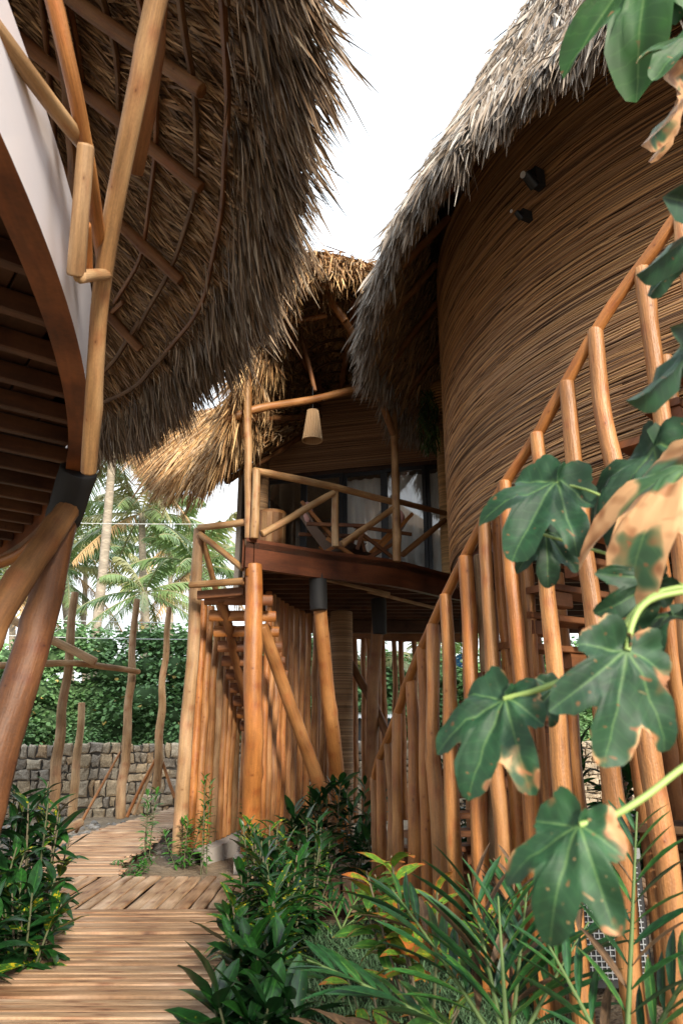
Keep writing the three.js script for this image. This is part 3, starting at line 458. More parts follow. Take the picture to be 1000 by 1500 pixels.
  // screen of poles round the back edge of the platform
  for (let i = 0; i < 22; i++) { const t = lerp(.50, .9, i / 21), k = t * (left.length - 1), a = left[Math.floor(k)], b = left[Math.min(left.length - 1, Math.floor(k) + 1)], p = a.clone().lerp(b, k % 1).add(V(.1 + .06 * (i % 2), 0, .05)); log(H, 'screen_pole', [p.clone().setY(-.25), p.clone().setY(1.9), p.clone().setY(YB - .12)], rr(r, .062, .08), rr(r, .052, .066), poleM, { wob: .02 }); }
  const inner = new THREE.CatmullRomCurve3([at(387, 1100, 10.7), at(420, 1100, 12), at(460, 1100, 13.1), at(512, 1100, 14)]);
  for (let i = 0; i < 14; i++) { const t = i / 13, p = inner.getPointAt(t); log(H, 'screen_pole', [p.clone().setY(-.2), p.clone().setY(YB - .1)], .06, .05, poleM, { wob: .018 }); }
  // kerb under the poles
  const kl = line.getPoints(20).map(p => p.clone().setY(0)); part(H, 'kerb', strip(kl.map(p => p.clone().add(V(.1, 0, 0))), -.3, .03, .22), concreteM);
  const fb = new THREE.BoxGeometry(.34, .3, .34); const fp = level(364, 1272, -.1); fb.translate(fp.x, -.06, fp.z); part(H, 'footing', fb, concreteM);
  base(H, V(0, 0, -12.5));

  // roof of the middle house
  const roof = section(H, 'roof', 'blond thatched roof with raised front');
  const E = [at(760, 600, 13.2), at(640, 480, 11.2), at(570, 425, 9.9), at(500, 402, 9.1), at(440, 398, 8.9), at(395, 440, 9.1), at(362, 560, 9.7), at(335, 680, 10.4), at(290, 705, 11.2), at(248, 672, 12.3), at(230, 640, 13.6), at(240, 640, 16.5)], apex = V(-.1, 8.4, -13.9);
  const ec = new THREE.CatmullRomCurve3(E, false, 'centripetal');
  const edge = s => { const p = ec.getPointAt(clamp(s, 0, 1)), up = apex.clone().sub(p).normalize(), out = V(-up.x, 0, -up.z).normalize(); return { p, out, up }; };
  { const n = 60, pos = [], idx = []; for (const th of [.03, .34]) { const o = pos.length / 3; for (let i = 0; i <= n; i++) { const p = ec.getPointAt(i / n); for (let k = 0; k <= 6; k++) { const q = p.clone().lerp(apex, k / 6 * .985); pos.push(q.x, q.y + th, q.z); } } for (let i = 0; i < n; i++) for (let k = 0; k < 6; k++) { const a = o + i * 7 + k; idx.push(a, a + 1, a + 7, a + 1, a + 8, a + 7); } } part(roof, 'thatch_bed', geo(pos, null, idx), std(C3(.2, .12, .06), .95)); }
  const T1 = new Thatch(501); lining(T1, edge, { n: 14000, w0: .05, w1: 4.4, pal: PAL_BLOND }); T1.build(roof, 'thatch_lining');
  const T2 = new Thatch(502); eave(T2, edge, { n: 26000, deep: 1.7, thick: .45, low: -.03, slide: .9, fall: .55, len: 1.05, w0: .01, w1: .024, clump: 40, pal: PAL_BLOND, bias: 1.3 }); T2.build(roof, 'thatch_fringe');
  for (const s of [.04, .13, .22, .31, .4, .5, .58, .66, .74, .82, .9]) { const e = edge(s); log(roof, 'rafter', [e.p.clone().addScaledVector(e.up, .35).add(V(0, -.2, 0)), apex.clone().add(V(0, -.3, 0))], .06, .05, rafterM, { wob: .015 }); }
  for (let w = .5; w < 4; w += .42) { const pts = []; for (let i = 0; i <= 12; i++) { const e = edge(i / 12); pts.push(e.p.clone().addScaledVector(e.up, w).add(V(0, -.13, 0))); } log(roof, 'batten', pts, .028, .024, battenM, { wob: .01, rad: 6, seg: 46 }); }
  log(roof, 'eave_beam', [at(415, 402, 9.2), at(470, 425, 9.5), at(505, 470, 9.6)], .06, .06, [poleM[4]], { wob: .01 });
  log(roof, 'eave_beam', [at(400, 475, 9.8), at(478, 462, 9.8)], .045, .045, [poleM[4]], { wob: .01 });
  log(roof, 'eave_beam', [at(436, 408, 9.0), at(500, 424, 9.2)], .035, .035, [poleM[4]], { wob: .01 });

  // pendant lamp
  const lamp = thing('pendant_lamp', 'cone shaped woven pendant lamp hanging above the balcony', 'lamp'), lt = at(458, 602, 10.1), lb = at(459, 645, 10.1), hh = lt.y - lb.y;
  const ribs = []; for (let i = 0; i < 26; i++) { const a = i / 26 * 6.283, c = Math.cos(a), s = Math.sin(a); const g = new THREE.CylinderGeometry(.008, .008, hh, 5); g.translate(0, -hh / 2, 0); const k = new THREE.Matrix4().makeShear(0, 0, 0, 0, 0, 0); g.rotateZ(Math.atan(.07 / hh)); g.translate(.085, 0, 0); g.rotateY(a); ribs.push(g); }
  part(lamp, 'shade_slats', mergeGeometries(ribs), std(C3(.5, .33, .18), .7)).position.copy(lt);
  const sh = new THREE.CylinderGeometry(.08, .15, hh * .98, 24, 1, true); sh.translate(0, -hh / 2, 0); part(lamp, 'lamp_shade', sh, std(C3(.4, .25, .13), .85)).position.copy(lt);
  const tg = new THREE.TorusGeometry(.155, .01, 6, 28); tg.rotateX(Math.PI / 2); tg.translate(0, -hh, 0); part(lamp, 'rim', tg, std(C3(.5, .33, .18), .7)).position.copy(lt);
  const tc = new THREE.CylinderGeometry(.082, .09, .012, 20); part(lamp, 'cap', tc, std(C3(.3, .18, .1), .8)).position.copy(lt);
  const cd = at(458, 566, 10.1); part(lamp, 'cord', new THREE.TubeGeometry(new THREE.LineCurve3(lt, cd), 2, .007, 5), blackM); base(lamp, lb);

  // stool and two folding loungers on the balcony
  const st = thing('stump_stool', 'round wooden stump stool at the corner of the balcony', 'stool'), sc = at(397, 775, 10.4).setY(YT);
  const stv = []; for (let i = 0; i < 16; i++) { const a = i / 16 * 6.283; const g = boardGeo(.62, .085, .05, i); g.rotateZ(Math.PI / 2); g.translate(0, .31, .2); g.rotateY(a); const m = part(st, 'stave', g, i % 3 ? rafterM[2] : paleM[1]); m.position.copy(sc); }
  const top = new THREE.CylinderGeometry(.225, .225, .05, 28); part(st, 'seat', top, poleM[1]).position.copy(sc.clone().setY(YT + .64)); base(st, sc);
  const pillowGeo = (w, h, t) => { const g = new THREE.SphereGeometry(1, 24, 16), p = g.attributes.position; for (let i = 0; i < p.count; i++) { const x = p.getX(i), y = p.getY(i), z = p.getZ(i), f = v => Math.sign(v) * Math.pow(Math.abs(v), .55); p.setXYZ(i, f(x) * w / 2, f(y) * h / 2, z * t / 2 * (1 - .5 * Math.max(Math.abs(x), Math.abs(y)) ** 4)); } g.computeVertexNormals(); return g; };
  const lounger = (label, c, turn) => {
    const o = thing('folding_lounger', label, 'lounge chair', 'loungers on the balcony'), bd = (n, x0, y0, x1, y1, z) => { const m = board(o, n, V(x0, y0, z), V(x1, y1, z), .06, .035, [poleM[2], treadM[0]]); };
    for (const z of [-.3, .3]) { bd('leg', -.5, .0, .45, .62, z); bd('leg', .5, 0, -.2, .42, z * .9); bd('back_rail', -.62, 1.02, .18, .16, z * .8); bd('armrest', -.55, .62, .5, .66, z * 1.08); bd('arm_support', .42, .64, .3, .25, z * 1.02); }
    const sg = []; const cv = new THREE.CatmullRomCurve3([V(-.6, .98, 0), V(-.3, .55, 0), V(.05, .24, 0), V(.5, .4, 0)]); const n = 18, pos = [], uv = [], idx = []; for (let i = 0; i <= n; i++) { const p = cv.getPoint(i / n); pos.push(p.x, p.y, -.24, p.x, p.y, .24); uv.push(0, i / n, 1, i / n); if (i < n) { const a = i * 2; idx.push(a, a + 1, a + 2, a + 1, a + 3, a + 2); } }
    part(o, 'sling', geo(pos, uv, idx), std(C3(.16, .1, .07), .95)); const pl = part(o, 'pillow', pillowGeo(.42, .26, .14), std(C3(.55, .3, .27), .95)); pl.position.set(-.46, .92, 0); pl.rotation.set(0, Math.PI / 2, .8, 'YXZ');
    o.position.copy(c); o.rotation.y = turn; return o;
  };
  lounger('wooden folding lounger with pink pillow, nearer the glass doors', at(548, 800, 11.6).setY(YT), Math.PI + .35);
  lounger('wooden folding lounger beside the stump stool, mostly behind the rail post', at(490, 790, 11.3).setY(YT), .25);
  // round basket and trailing plant beside the cane house
  const bk = thing('wicker_basket', 'round woven basket hanging where the cane wall meets the eave', 'basket'), bp = at(650, 582, 11.3); const bl = []; for (let i = 0; i < 14; i++) { const a = (i / 13 - .5) * 2.4, g = new THREE.TorusGeometry(.3 * Math.cos(a), .022, 6, 30); g.rotateX(Math.PI / 2); g.translate(0, Math.sin(a) * .3, 0); bl.push(g); } part(bk, 'weave', mergeGeometries(bl), std(C3(.42, .22, .08), .7)).position.copy(bp); base(bk, bp);
  const hp = thing('hanging_plant', 'trailing green plant hanging beside the wicker basket', 'plant'), ht = at(626, 575, 11.2), TT = new Thatch(77); for (let i = 0; i < 420; i++) { const p = ht.clone().add(V(rr(TT.r, -.16, .16), -Math.pow(TT.r(), 1.4) * 1.05, rr(TT.r, -.16, .16))); TT.strand(p, V(TT.r() - .5, -.6, TT.r() - .5), rr(TT.r, .1, .22), .02, .5, tint(TT.r, [[.05, .1, .025], [.07, .13, .03], [.04, .07, .02]])); } TT.build(hp, 'foliage', vcol(.6)); log(hp, 'stem', [ht.clone().add(V(0, .3, 0)), ht.clone().add(V(0, -.9, 0))], .012, .008, [battenM[0]], { wob: .03 }); base(hp, ht);
}

// ---------------------------------------------------------------- stone wall at the back of the yard
const wallD = x => 18.6 + (x + 9) * .27;
{
  const Wl = thing('stone_wall', 'long low wall of rough grey and tan stones behind the yard', 'wall'), r = rng(131), y0 = -.62, y1 = 1.3, rows = 8, dirv = V(1, 0, -.27).normalize(), nrm = V(.27, 0, 1).normalize().multiplyScalar(1);
  nrm.set(-dirv.z * -1, 0, 0); nrm.set(.2607, 0, .9654);
  const O = V(-12, 0, -wallD(-12)), pt = (s, y, o) => O.clone().addScaledVector(dirv, s).addScaledVector(nrm, o).setY(y), LEN = 30;
  const mats = [[.5, .45, .39], [.42, .39, .36], [.56, .48, .38], [.36, .34, .33], [.52, .4, .29], [.6, .56, .5], [.46, .41, .35]].map(c => std(C3(...c.map(q => q * 1.5)), .95, { map: dirtTex, bumpMap: dirtBump, bumpScale: .03 }));
  const core = board(Wl, 'mortar_core', pt(0, (y0 + y1) / 2 - .03, -.3), pt(LEN, (y0 + y1) / 2 - .03, -.3), y1 - y0 - .08, .5, std(C3(.13, .12, .11), 1)); const rest = [];
  for (let S0 = 0; S0 < LEN;) {
    const SL = rr(r, .55, 1.25), rows_ = 6 + Math.floor(r() * 4), heights = [y0]; for (let i = 1; i < rows_; i++) heights.push(y0 + (y1 - y0) * i / rows_ + rr(r, -.07, .07)); heights.push(y1 + rr(r, -.05, .03));
    for (let i = 0; i < rows_; i++) {
      let s = S0; while (s < S0 + SL - .02) {
        let w = rr(r, .13, .38); if (S0 + SL - s - w < .12) w = S0 + SL - s; const g = .012, tw = () => rr(r, -.055, .055), ya = heights[i], yb = heights[i + 1];
        const k = [[s + g + tw() * .5, ya + g + tw() * .5], [s + w / 2 + tw(), ya + g + tw() * .7], [s + w - g + tw() * .5, ya + g + tw() * .5], [s + w - g + tw() * .6, (ya + yb) / 2 + tw()], [s + w - g + tw() * .5, yb - g + tw() * .5], [s + w / 2 + tw(), yb - g + tw() * .7], [s + g + tw() * .5, yb - g + tw() * .5], [s + g + tw() * .6, (ya + yb) / 2 + tw()]], cx = s + w / 2, cy = (ya + yb) / 2, pos = [], uv = [], idx = [], pr = rr(r, .03, .12), u0 = r() * 9;
        for (const [o, sc] of [[-.12, 1], [pr * .45, .97], [pr, .7]]) for (const [a, b] of k) { const p = pt(cx + (a - cx) * sc, cy + (b - cy) * sc, o + (sc < .9 ? tw() * .4 : 0)); pos.push(p.x, p.y, p.z); uv.push(a + u0, b + u0 * .7); } const pc = pt(cx, cy, pr + .01); pos.push(pc.x, pc.y, pc.z); uv.push(cx + u0, cy + u0 * .7);
        for (let q = 0; q < 2; q++) for (let j = 0; j < 8; j++) { const a = q * 8 + j, b = q * 8 + (j + 1) % 8; idx.push(a, b, a + 8, b, b + 8, a + 8); } for (let j = 0; j < 8; j++) idx.push(16 + j, 16 + (j + 1) % 8, 24);
        const sg = geo(pos, uv, idx).toNonIndexed(); sg.computeVertexNormals(); const m = pick(mats, r), u = 500 + F * pc.x / (-pc.z * cp); if ((u > -30 && u < 285) || (u > 512 && u < 550)) part(Wl, 'stone', sg, m); else rest.push(sg);
        s += w;
      }
    }
    S0 += SL;
  }
  part(Wl, 'stone_course', mergeGeometries(rest), mats[0], 'stuff'); base(Wl, pt(10, y0, 0));
}

// ---------------------------------------------------------------- plants
// leaf blade along +x, unit length, faces +y, folded along the midrib and drooping
function bladeGeo(w, fold, droop, seg = 5, wave = 0, shape = 1) {
  const pos = [], uv = [], idx = [];
  for (let i = 0; i <= seg; i++) { const t = i / seg, ww = w * .5 * Math.pow(Math.sin(Math.PI * Math.pow(clamp(t * .97 + .015), shape)), .8), y = -droop * t * t; for (let k = -1; k <= 1; k++) { pos.push(t * (1 - .3 * droop * t), y + Math.abs(k) * fold * ww + wave * Math.sin(t * 9 + k) * w, k * ww); uv.push((k + 1) / 2, t); } }
  for (let i = 0; i < seg; i++) for (let k = 0; k < 2; k++) { const a = i * 3 + k; idx.push(a, a + 1, a + 3, a + 1, a + 4, a + 3); }
  return geo(pos, uv, idx);
}
const leafTex = (seed, base, rib, yellow, brown) => tex(64, 256, (u, v) => {
  const x = Math.abs(u - .5) * 2, ribk = Math.exp(-Math.pow(x / .07, 2)), vein = Math.pow(Math.max(0, Math.sin((v * 16 + x * 2.2) * 6.283)), 12) * .35, n = vn(u * 5 + seed, v * 12, 5, 12), n2 = vn(u * 20, v * 60 + seed, 20, 60), y = clamp((vn(u * 4, v * 14 + seed, 4, 14) - (1 - yellow)) * 6), edge = clamp((Math.max(x, v * 1.02) - (1 - brown * (.5 + n))) * 9);
  let c = base.map(b => b * (.6 + .36 * n + .12 * n2)); c = c.map((q, i) => lerp(q, rib[i], clamp(ribk + vein))); c = c.map((q, i) => lerp(q, [.72, .62, .12][i], y * .8)); return c.map((q, i) => lerp(q, [.62, .36, .16][i], edge));
});
const leafMat = (t, rough = .38) => std(C3(1, 1, 1), rough, { map: t });
const crotM = [leafMat(leafTex(1, [.14, .33, .12], [.2, .4, .14], 0, 0)), leafMat(leafTex(2, [.1, .27, .11], [.16, .34, .13], .1, 0)), leafMat(leafTex(3, [.17, .38, .13], [.55, .55, .15], .32, 0)), leafMat(leafTex(4, [.09, .24, .1], [.13, .29, .12], 0, 0)), leafMat(leafTex(5, [.2, .38, .12], [.7, .65, .18], .38, 0))];
const sickM = [leafMat(leafTex(6, [.4, .58, .18], [.5, .62, .22], .2, .2), .5), leafMat(leafTex(7, [.5, .58, .18], [.55, .6, .2], .3, .34), .5), leafMat(leafTex(8, [.25, .46, .16], [.4, .55, .2], 0, .08), .5)];
const palmM = [leafMat(leafTex(9, [.15, .34, .17], [.24, .42, .22], 0, .03), .42), leafMat(leafTex(10, [.2, .4, .17], [.4, .55, .25], 0, .08), .42), leafMat(leafTex(11, [.1, .27, .15], [.25, .42, .22], 0, 0), .42)], deadM = leafMat(leafTex(12, [.42, .32, .22], [.48, .38, .28], 0, 0), .7);
const stemM = [std(C3(.09, .1, .045), .8), std(C3(.12, .1, .06), .8)];
const crotG = [bladeGeo(.29, .35, .22), bladeGeo(.25, .5, .45), bladeGeo(.33, .3, .14, 5, .05), bladeGeo(.21, .5, .35)];
function put(parent, name, g, m, p, az, pitch, roll, sc) { const o = part(parent, name, g, m); o.position.copy(p); o.rotation.order = 'YZX'; o.rotation.set(roll, az, pitch); o.scale.setScalar(sc); return o; }
function shrub(name, label, cat, group, p, o) {
  const g = thing(name, label, cat, group), r = rng(o.seed); p = p.clone().setY(o.y ?? groundY(-p.z));
  for (let s = 0; s < o.stems; s++) {
    const a = r() * 6.28, sp_ = o.spread * rr(r, .3, 1), h = o.h * rr(r, .65, 1), top = p.clone().add(V(Math.cos(a) * sp_, h, Math.sin(a) * sp_)), mid = p.clone().lerp(top, .5).add(V(Math.cos(a) * sp_ * .15, 0, Math.sin(a) * sp_ * .15)), b = p.clone().add(V(Math.cos(a) * .05, -.05, Math.sin(a) * .05));
    log(g, 'stem', [b, mid, top], o.sr ?? .012, (o.sr ?? .012) * .6, stemM, { wob: .006, rad: 5, seg: 5, knots: 0 });
    const cv = new THREE.QuadraticBezierCurve3(b, mid, top);
    for (let k = 0; k < o.leaves; k++) { const t = lerp(o.from ?? .2, 1, (k + .5 * r()) / o.leaves), az = k * 2.4 + r() * .7, up = lerp(-.1, 1.1, Math.pow(t, 2)) + rr(r, -.3, .3); put(g, 'leaf', pick(o.geo ?? crotG, r), pick(o.mats ?? crotM, r), cv.getPoint(clamp(t)), az, up, rr(r, -.5, .5), o.len * rr(r, .7, 1.25)); }
  }
  return base(g, p);
}
{ // rows of crotons beside the boardwalk; x, distance, height, stems, leaves per stem
  const rowR = [[-.5, 4.4, .42, 5, 11, .32], [-.5, 5.0, .5, 6, 13, .28], [-.62, 5.7, .62, 7, 15, .24], [-.48, 6.4, .75, 6, 16, .22], [-.78, 6.8, .78, 6, 15, .2], [-.35, 7.1, .8, 5, 15, .22], [-.72, 7.5, .95, 6, 16, .2], [-.3, 7.9, .9, 5, 15, .22]];
  const labR = ['large leaved croton at the near end of the row beside the boardwalk', 'low broad croton second from the near end of the boardwalk row', 'bushy croton with upright yellow ribbed leaves midway along the row', 'dark croton in the row beside the open grass patch', 'croton leaning over the right edge of the boardwalk planks', 'croton behind the grass patch at the crossing boards', 'yellow spotted croton standing at the crossing boards', 'tall croton at the far end of the row, against the crossing boards'];
  rowR.forEach(([x, d, h, st, lv, len], i) => shrub('croton_bush', labR[i], 'shrub', 'crotons along the boardwalk', V(x, 0, -d), { seed: 700 + i, h, stems: st + 2, leaves: lv + 7, spread: .28, from: .05, len, mats: i === 2 || i === 6 ? [crotM[2], crotM[4], crotM[0], crotM[1]] : i < 2 ? [crotM[0], crotM[1], crotM[3]] : [crotM[0], crotM[1], crotM[3], crotM[3], crotM[2]], geo: i < 2 ? [crotG[0], crotG[2]] : undefined }));
  const rowL = [[-3.05, 5.2, .5, 6, 14, .28], [-2.9, 5.8, .6, 7, 14, .27], [-3.3, 5.9, .8, 7, 14, .27], [-3.15, 6.6, 1.0, 8, 16, .26], [-3.5, 6.9, 1.15, 8, 16, .25], [-3.75, 6.3, 1.0, 7, 15, .26]];
  const labL = ['dark low croton at the bottom corner left of the boardwalk', 'glossy croton touching the left edge of the boardwalk planks', 'dark croton among the clump left of the boardwalk', 'tallest croton of the left clump, leaning over the planks', 'upright leggy croton at the back of the left clump', 'croton at the picture edge in the left clump'];
  rowL.forEach(([x, d, h, st, lv, len], i) => shrub('croton_bush', labL[i], 'shrub', 'crotons along the boardwalk', V(x + .6, 0, -d), { seed: 750 + i, h: h * 1.15, stems: st + 2, leaves: lv + 7, spread: .32, from: .05, len, mats: [crotM[1], crotM[3], crotM[0], crotM[3], crotM[4]] }));
  // bushes at the foot of the balcony posts
  const mid = [[-.55, 9.6, .9, 6, 14, .3, 'broad leaved dark bush at the foot of the balcony corner post'], [-.15, 10, 1.1, 6, 14, .3, 'green bush in front of the pole screen, below the leaning brace'], [.2, 10.4, 1.2, 6, 16, .24, 'leafy bush at the foot of the collared balcony post'], [.42, 9.4, .8, 5, 14, .22, 'small dark bush beside the first stair poles'], [-.9, 9.4, .55, 5, 12, .24, 'low bush next to the concrete footing'], [.1, 9.5, .6, 5, 12, .24, 'low fine leaved bush between crossing boards and stair']];
  mid.forEach(([x, d, h, st, lv, len, lab], i) => shrub('garden_bush', lab, 'shrub', 'bushes below the balcony', V(x, 0, -d), { seed: 780 + i, h, stems: st, leaves: lv, spread: .35, len, mats: [crotM[0], crotM[1], crotM[3]], geo: [crotG[0], crotG[2]] }));
  const under = [[2.0, 10.6, 1.5, 'shaded bush under the cane house behind the lower stair treads'], [2.9, 9.4, 1.7, 'shaded bush under the cane house behind the middle stair treads'], [3.9, 10.2, 2.1, 'tall shaded bush deep under the cane house floor'], [4.3, 8.2, 1.7, 'shaded bush under the cane house behind the upper stair treads'], [5.4, 9.2, 2.2, 'shaded bush farthest under the cane house behind the cooling unit']];
  under.forEach(([x, d, h, lab], i) => shrub('shade_bush', lab, 'shrub', 'bushes under the cane house', V(x, 0, -d), { seed: 860 + i, h, stems: 10, leaves: 20, spread: .8, len: .34, from: .05, mats: [crotM[0], crotM[3], crotM[1]], geo: [crotG[0], crotG[2]] }));
  // thin upright shrubs with small leaflets
  const smallM = [leafMat(leafTex(14, [.26, .5, .16], [.34, .56, .2], 0, 0), .5), leafMat(leafTex(15, [.2, .42, .14], [.28, .5, .18], 0, 0), .5)], smallG = [bladeGeo(.3, .3, .2, 3), bladeGeo(.26, .3, .3, 3)];
  for (const [px, py, top, lab, n, y] of [[213, 1272, 1150, 'slender leafy sapling at the bend of the boardwalk', 34, 0], [300, 1275, 1128, 'slender sapling in the sand in front of the pole screen', 40, 0], [268, 1268, 1190, 'short bushy sapling leaning from the kerb corner', 36, 0], [354, 1268, 1160, 'thin sapling beside the thick corner post', 34, 0], [463, 1270, 1125, 'thin upright sapling among the bushes below the balcony', 40, 0]]) { const p = level(px, py, -.1), h = at(px, top, -p.z).y - p.y; shrub('sapling', lab, 'sapling', 'saplings near the pole screen', p, { seed: px, h, stems: px === 268 ? 5 : 3, leaves: n, spread: px === 268 ? .35 : .1, len: .12, from: .15, mats: smallM, geo: smallG, sr: .008 }); }
  { const p = level(190, 1272, -.05); shrub('ground_cover_plant', 'low green plant in the hole at the boardwalk bend', 'plant', null, p, { seed: 41, h: .16, stems: 9, leaves: 14, spread: .3, len: .1, from: .2, mats: smallM, geo: smallG, sr: .006 }); }
  // yellowing shrub in front of the stair
  shrub('yellowing_shrub', 'yellow green shrub with brown scorched leaf edges before the stair poles', 'shrub', null, at(625, 1440, 4.9), { seed: 831, h: 1.0, stems: 9, leaves: 11, spread: .6, len: .24, from: .5, mats: sickM, geo: [bladeGeo(.38, .2, .45, 6, .06), bladeGeo(.34, .25, .6, 6, .06)], sr: .011 });
  shrub('yellowing_shrub', 'small scorched shrub with drooping leaves low beside the grass patch', 'shrub', null, at(580, 1500, 4.3), { seed: 832, h: .5, stems: 4, leaves: 6, spread: .4, len: .24, from: .5, mats: sickM, geo: [bladeGeo(.36, .2, .6, 6, .06)], sr: .01 });
}
// feathery palm: each frond a rachis with leaflets of its own
const leafletG = [bladeGeo(.13, .5, .06, 5), bladeGeo(.115, .5, .16, 5), bladeGeo(.145, .5, .1, 5)];
function frondPalm(label, p, list, seed) {
  const g = thing('palm_plant', label, 'palm plant', 'small palms below the stair'), r = rng(seed);
  for (const [az, el, L, droop, dead, ll] of list) {
    const d = V(Math.cos(az) * Math.cos(el), Math.sin(el), -Math.sin(az) * Math.cos(el)), end = p.clone().addScaledVector(d, L).add(V(0, -droop * L, 0)), mid = p.clone().addScaledVector(d, L * .55).add(V(0, -droop * L * .15, 0)), cv = new THREE.QuadraticBezierCurve3(p, mid, end);
    const fr = log(g, 'frond', cv.getPoints(6), .011, .004, [std(dead ? C3(.2, .1, .05) : C3(.09, .15, .04), .6)], { wob: 0, rad: 5, seg: 8, knots: 0 });
    const n = Math.round(L * 12); for (let k = 0; k < n; k++) for (const s of [-1, 1]) { const t = .22 + .78 * k / n, q = cv.getPoint(t), tg = cv.getTangent(t), side = tg.clone().cross(V(0, 1, 0)).normalize().multiplyScalar(s), dr = tg.clone().multiplyScalar(.75).addScaledVector(side, lerp(.95, .45, t)).add(V(0, rr(r, -.1, .25), 0)).normalize(), l = ll * Math.pow(Math.sin(Math.PI * (.2 + .72 * t)), .6) * rr(r, .85, 1.1); put(fr, 'leaflet', pick(leafletG, r), dead || r() < .1 ? deadM : pick(palmM, r), q, Math.atan2(-dr.z, dr.x), Math.asin(dr.y), rr(r, -.6, .6), l); }
  }
  return base(g, p);
}
frondPalm('small palm with stiff upright leaflets at the bottom of the picture before the stair', at(745, 1560, 2.9), [[2.4, .85, .75, .12, 0, .34], [1.9, 1.2, .62, .05, 0, .36], [.9, 1.15, .6, .06, 0, .36], [2.9, .45, .8, .1, 0, .32], [.5, .8, .62, .1, 0, .34], [1.4, 1.35, .5, 0, 0, .36], [3.0, .2, .75, .1, 1, .26], [1.2, .95, .75, .02, 1, .24]], 901);
frondPalm('small palm with a feathery frond at the bottom right corner', at(915, 1600, 2.5), [[.75, 1.22, .8, .02, 0, .27], [.2, .9, .55, .1, 0, .28], [2.2, 1.0, .45, .1, 0, .26]], 902);
frondPalm('small dark palm between the crotons and the grass patch', V(.0, -.05, -6.9), [[.1, .75, .6, .4, 0, .3], [.9, .9, .55, .3, 0, .3], [-.6, .7, .6, .45, 0, .3], [2.2, .9, .5, .3, 0, .28]], 903);
{ // grass patch
  const r = rng(17), n = 34000, g = bladeGeo(.1, .4, .35, 2), im = new THREE.InstancedMesh(g, std(C3(1, 1, 1), .7), n), M = new THREE.Matrix4(), c = new THREE.Color();
  for (let i = 0; i < n; i++) { const d = rr(r, 3, 7.3), x = rr(r, -.7, 1.2 + (7.3 - d) * .1); M.compose(V(x, groundY(d) - .01, -d), new THREE.Quaternion().setFromEuler(new THREE.Euler(0, r() * 6.28, rr(r, .5, 1.4), 'YZX')), V(1, 1, 1).multiplyScalar(rr(r, .06, .15))); im.setMatrixAt(i, M); const k = rr(r, .6, 1.2); im.setColorAt(i, c.setRGB(.05 * k, .11 * k, .045 * k)); }
  im.name = 'grass'; im.userData = { kind: 'stuff', label: 'short dark grass between the crotons and the stair', category: 'grass' }; im.castShadow = im.receiveShadow = true; scene.add(im);
}
